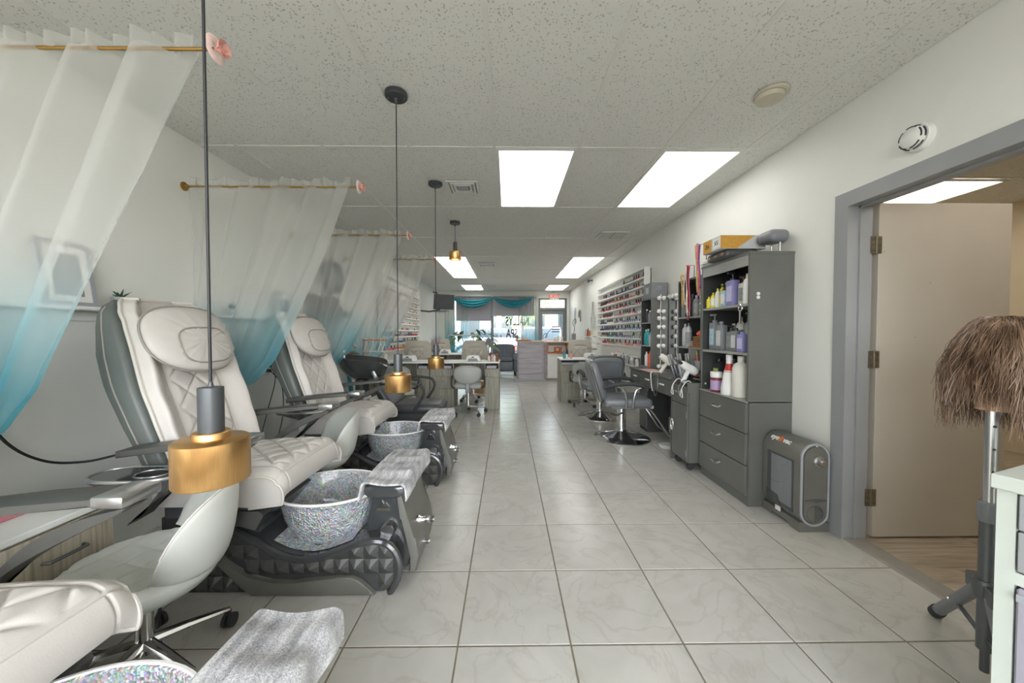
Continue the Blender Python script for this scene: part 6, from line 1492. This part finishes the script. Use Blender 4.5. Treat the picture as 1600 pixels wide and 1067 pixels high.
for k, a in enumerate((math.atan2(1.50-PY, 1.845-PX), R(-40), R(-125))):
    c, s = math.cos(a), math.sin(a); L = math.hypot(1.50-PY, 1.845-PX) if k == 0 else .22
    lg = MB().cyl((.04*c, .04*s, .30), (L*c, L*s, .024), .02, 14).build('leg', 'dark_grey_plastic', t)
    e = Vector((L*c, L*s, .024)); dv = (e-Vector((.04*c, .04*s, .30))).normalized()
    MB().cyl(e-dv*.03, e+dv*.004, .024, 14).build('foot_cap', 'black_rubber', lg); MB().rbox(-.012, .06, -.018, .018, -.025, .03, .004, 1).xf(Matrix.Translation((.02*c, .02*s, .31)) @ Matrix.Rotation(a, 4, 'Z')).build('joint', 'steel_dark', lg, 30)
    mid = Vector((.04*c, .04*s, .30)).lerp(e, .5); sd_ = Vector((-s, c, 0)); MB().cyl(mid+sd_*-.0225, mid+sd_*.0225, .006, 8).build('rivet', 'chrome', lg)
    MB().cyl((.02*c, .02*s, .14), tuple(mid), .008, 8).build('brace', 'steel_dark', lg)
MB().cyl((0, 0, .10), (0, 0, .02), .012, 10).build('spigot', 'steel_dark', t)
t = thing('training_head', 'hairdressing training head with shaggy brown bob hair', 'mannequin head', (PX+.02, PY-.0, .955))
def head_ring(z):
    # half widths: forward (-x), back (+x), side (y)
    tab = [(0., .05, .055, .052), (.05, .05, .052, .05), (.075, .075, .058, .055), (.10, .088, .07, .064), (.14, .09, .085, .07), (.18, .088, .095, .074), (.22, .084, .098, .074), (.25, .07, .085, .064), (.27, .045, .058, .044), (.283, .008, .01, .008)]
    return tuple(lin([(q[0], q[i]) for q in tab], z) for i in (1, 2, 3))
rings = []
for k in range(30):
    z = .283*k/29; fw, bw, sw_ = head_ring(z); ring = []
    for i in range(32):
        a = 2*math.pi*i/32; c, s = math.cos(a), math.sin(a); x = (bw if c > 0 else fw)*c; y = sw_*s
        if c < 0:
            nose = math.exp(-(s/.18)**2)*(sst(.175, .125, z) if z > .125 else sst(.11, .125, z))*.022
            eye = -.008*math.exp(-((abs(s)-.42)/.14)**2)*math.exp(-((z-.165)/.014)**2); lip = .006*math.exp(-(s/.3)**2)*math.exp(-((z-.098)/.008)**2)
            x -= nose+eye+lip
        ring.append((x, y, z))
    rings.append(ring)
hd = MB().loft(rings).build('head', 'skin', t, 60)
for s in (-1, 1): MB().ball((.005, s*.078, .145), .018, .008, .03, 12, 8).build('ear', 'skin', hd)
for s in (-1, 1): MB().ball((-.078, s*.03, .165), .007, .011, .005, 8, 6).build('eye', 'bottle_black', hd)
MB().ball((-.093, 0, .098), .005, .02, .006, 10, 6).build('lips', 'rose_pink', hd)
MB().cyl((0, 0, -.012), (0, 0, .02), .024, 14).build('clamp', 'steel_dark', t)
# hair: an inner cap and many strands falling from the crown
cap = [[(x*1.10+.004, y*1.14, z+.012) for x, y, z in ring] for ring in rings[16:]]
MB().loft(cap).build('hair_cap', 'hair_under', t, 60)
hr = MB(); rh = random.Random(21)
for k in range(2600):
    a = rh.random()*2*math.pi; c, s = math.cos(a), math.sin(a)
    r0 = rh.random()**.5*.9; top = Vector((.012+r0*.085*c, r0*.075*s, .322-.075*r0*r0+rh.uniform(-.004, .008)))
    L = rh.uniform(.27, .40) if c > -.6 else rh.uniform(.16, .30)
    layer = rh.uniform(0, .032); bw = (.118 if c > 0 else .088)+layer; sw_ = .105+layer
    wav = rh.uniform(4, 10); ph_ = rh.random()*6; am = rh.uniform(.003, .012); flip = rh.uniform(-.008, .03); da = rh.uniform(-.25, .25)
    pts = []
    n = 8
    for i in range(n+1):
        q = i/n; out = min(1, q*1.7)**.8; aa = a+da*q
        ex, ey = .012+bw*math.cos(aa), sw_*math.sin(aa)
        x = top.x*(1-out)+ex*out; y = top.y*(1-out)+ey*out
        fall = max(0, q-.18); z = top.z-.02*math.sin(min(1, q*3)*1.2)*0-L*1.12*fall**1.05+.004*math.sin(min(1, q*2.5)*math.pi)-.05*out*out*(1-r0)
        x += am*math.sin(q*wav+ph_)+flip*q*q*math.cos(aa); y += am*math.cos(q*wav*1.1+ph_)+flip*q*q*math.sin(aa)
        pts.append((x, y, z))
    hr.tube(pts, rh.uniform(.0011, .0022), 3, r1=.0007)
ho = hr.build('hair', 'brown_hair', t, 60, recalc=False); ho['kind'] = 'stuff'
# ================================================================== outside the shop window
def car(loc, rz, m, label):
    t = thing('parked_car', label, 'car', loc, rz, 'cars parked outside')
    body = [(-2.1, .35), (-2.15, .6), (-2.0, .8), (-1.2, .92), (-.75, 1.02), (.9, 1.02), (1.6, .95), (2.05, .85), (2.15, .6), (2.1, .35)]
    MB().prism(body, -.85, .85, 'y', r=.06).build('body', m, t, 40)
    MB().prism([(-1.1, .93), (-.55, 1.38), (-.2, 1.45), (.7, 1.43), (1.1, 1.3), (1.55, .97)], -.72, .72, 'y', r=.06).build('cabin', 'car_glass', t, 40); MB().prism([(-.5, 1.40), (-.2, 1.475), (.7, 1.455), (1.05, 1.33), (.7, 1.42), (-.2, 1.44)], -.7, .7, 'y').build('roof', m, t, 40)
    for x in (-1.35, 1.35):
        for y in (-.82, .82): wv_ = MB().lathe([(.18, -.09), (.32, -.09), (.33, 0), (.32, .09), (.18, .09)], 24, (x, y, .33), 'y').build('wheel', 'black_rubber', t); MB().lathe([(.002, -.095), (.18, -.09), (.18, .09), (.002, .095)], 16, (x, y, .33), 'y').build('hubcap', 'satin_chrome', wv_)
    for y in (-.6, .6): MB().rbox(-2.16, -2.08, y-.16, y+.16, .62, .74, .02, 2).build('headlight', 'white_plastic', t, 30); MB().rbox(2.08, 2.16, y-.14, y+.14, .64, .76, .02, 2).build('tail_light', 'red_plastic', t, 30)
car((-.9, 18.0, 0), R(6), 'car_silver', 'silver car parked outside the shop window'); car((1.4, 14.4, 0), R(80), 'car_red', 'red car parked nose in outside the shop window'); car((4.6, 18.6, 0), R(4), 'car_silver', 'silver car parked beyond the glass entry door')
t = thing('shop_building', 'pale building with a row of windows across the car park', 'building', (0, 30, 0)); MB().box(-14, 13, 0, 4, 0, 4.2).build('wall', 'facade', t, 0); MB().box(-14.2, 13.2, -.3, 4, 4.2, 4.7).build('parapet', 'facade_ochre', t, 0)
for k in range(9): wv_ = MB().box(-12+k*2.7, -10.4+k*2.7, -.04, 0, .8, 3.0).build('window', 'car_glass', t, 0); MB().box(-12.1+k*2.7, -10.3+k*2.7, -.06, -.0, 3.0, 3.12).build('lintel', 'facade_ochre', wv_, 0)
for k in range(4): MB().box(-11.7+k*5.4, -11.3+k*5.4, -1.2, -.8, 0, 4.2).build('column', 'facade_ochre', t, 0)
def tree(loc, h, r_, label):
    t = thing('street_tree', label, 'tree', loc, 0, 'trees outside'); MB().tube([(0, 0, 0), (.05, 0, h*.4), (0, .05, h*.7)], [.14, .1, .06], 8).build('trunk', 'bark', t); rt = random.Random(int(h*100)); m = MB()
    for k in range(700):
        a, e, q = rt.random()*6.28, math.acos(rt.uniform(-1, 1)), rt.random()**.4; c = Vector((math.sin(e)*math.cos(a)*r_*q, math.sin(e)*math.sin(a)*r_*q, h*.72+math.cos(e)*r_*.8*q))
        u = Vector((rt.uniform(-1, 1), rt.uniform(-1, 1), rt.uniform(-1, 1))).normalized(); w_ = u.orthogonal().normalized(); s_ = rt.uniform(.08, .16); m.add([c-u*s_, c+w_*s_*.5, c+u*s_, c-w_*s_*.5], [(0, 1, 2, 3)])
    o = m.build('foliage', 'tree_leaf', t, 0, recalc=False); o['kind'] = 'stuff'
tree((.9, 22, 0), 4.2, 1.9, 'light green tree seen through the right window pane'); tree((6.0, 24, 0), 5.0, 2.2, 'green tree seen through the entry door')
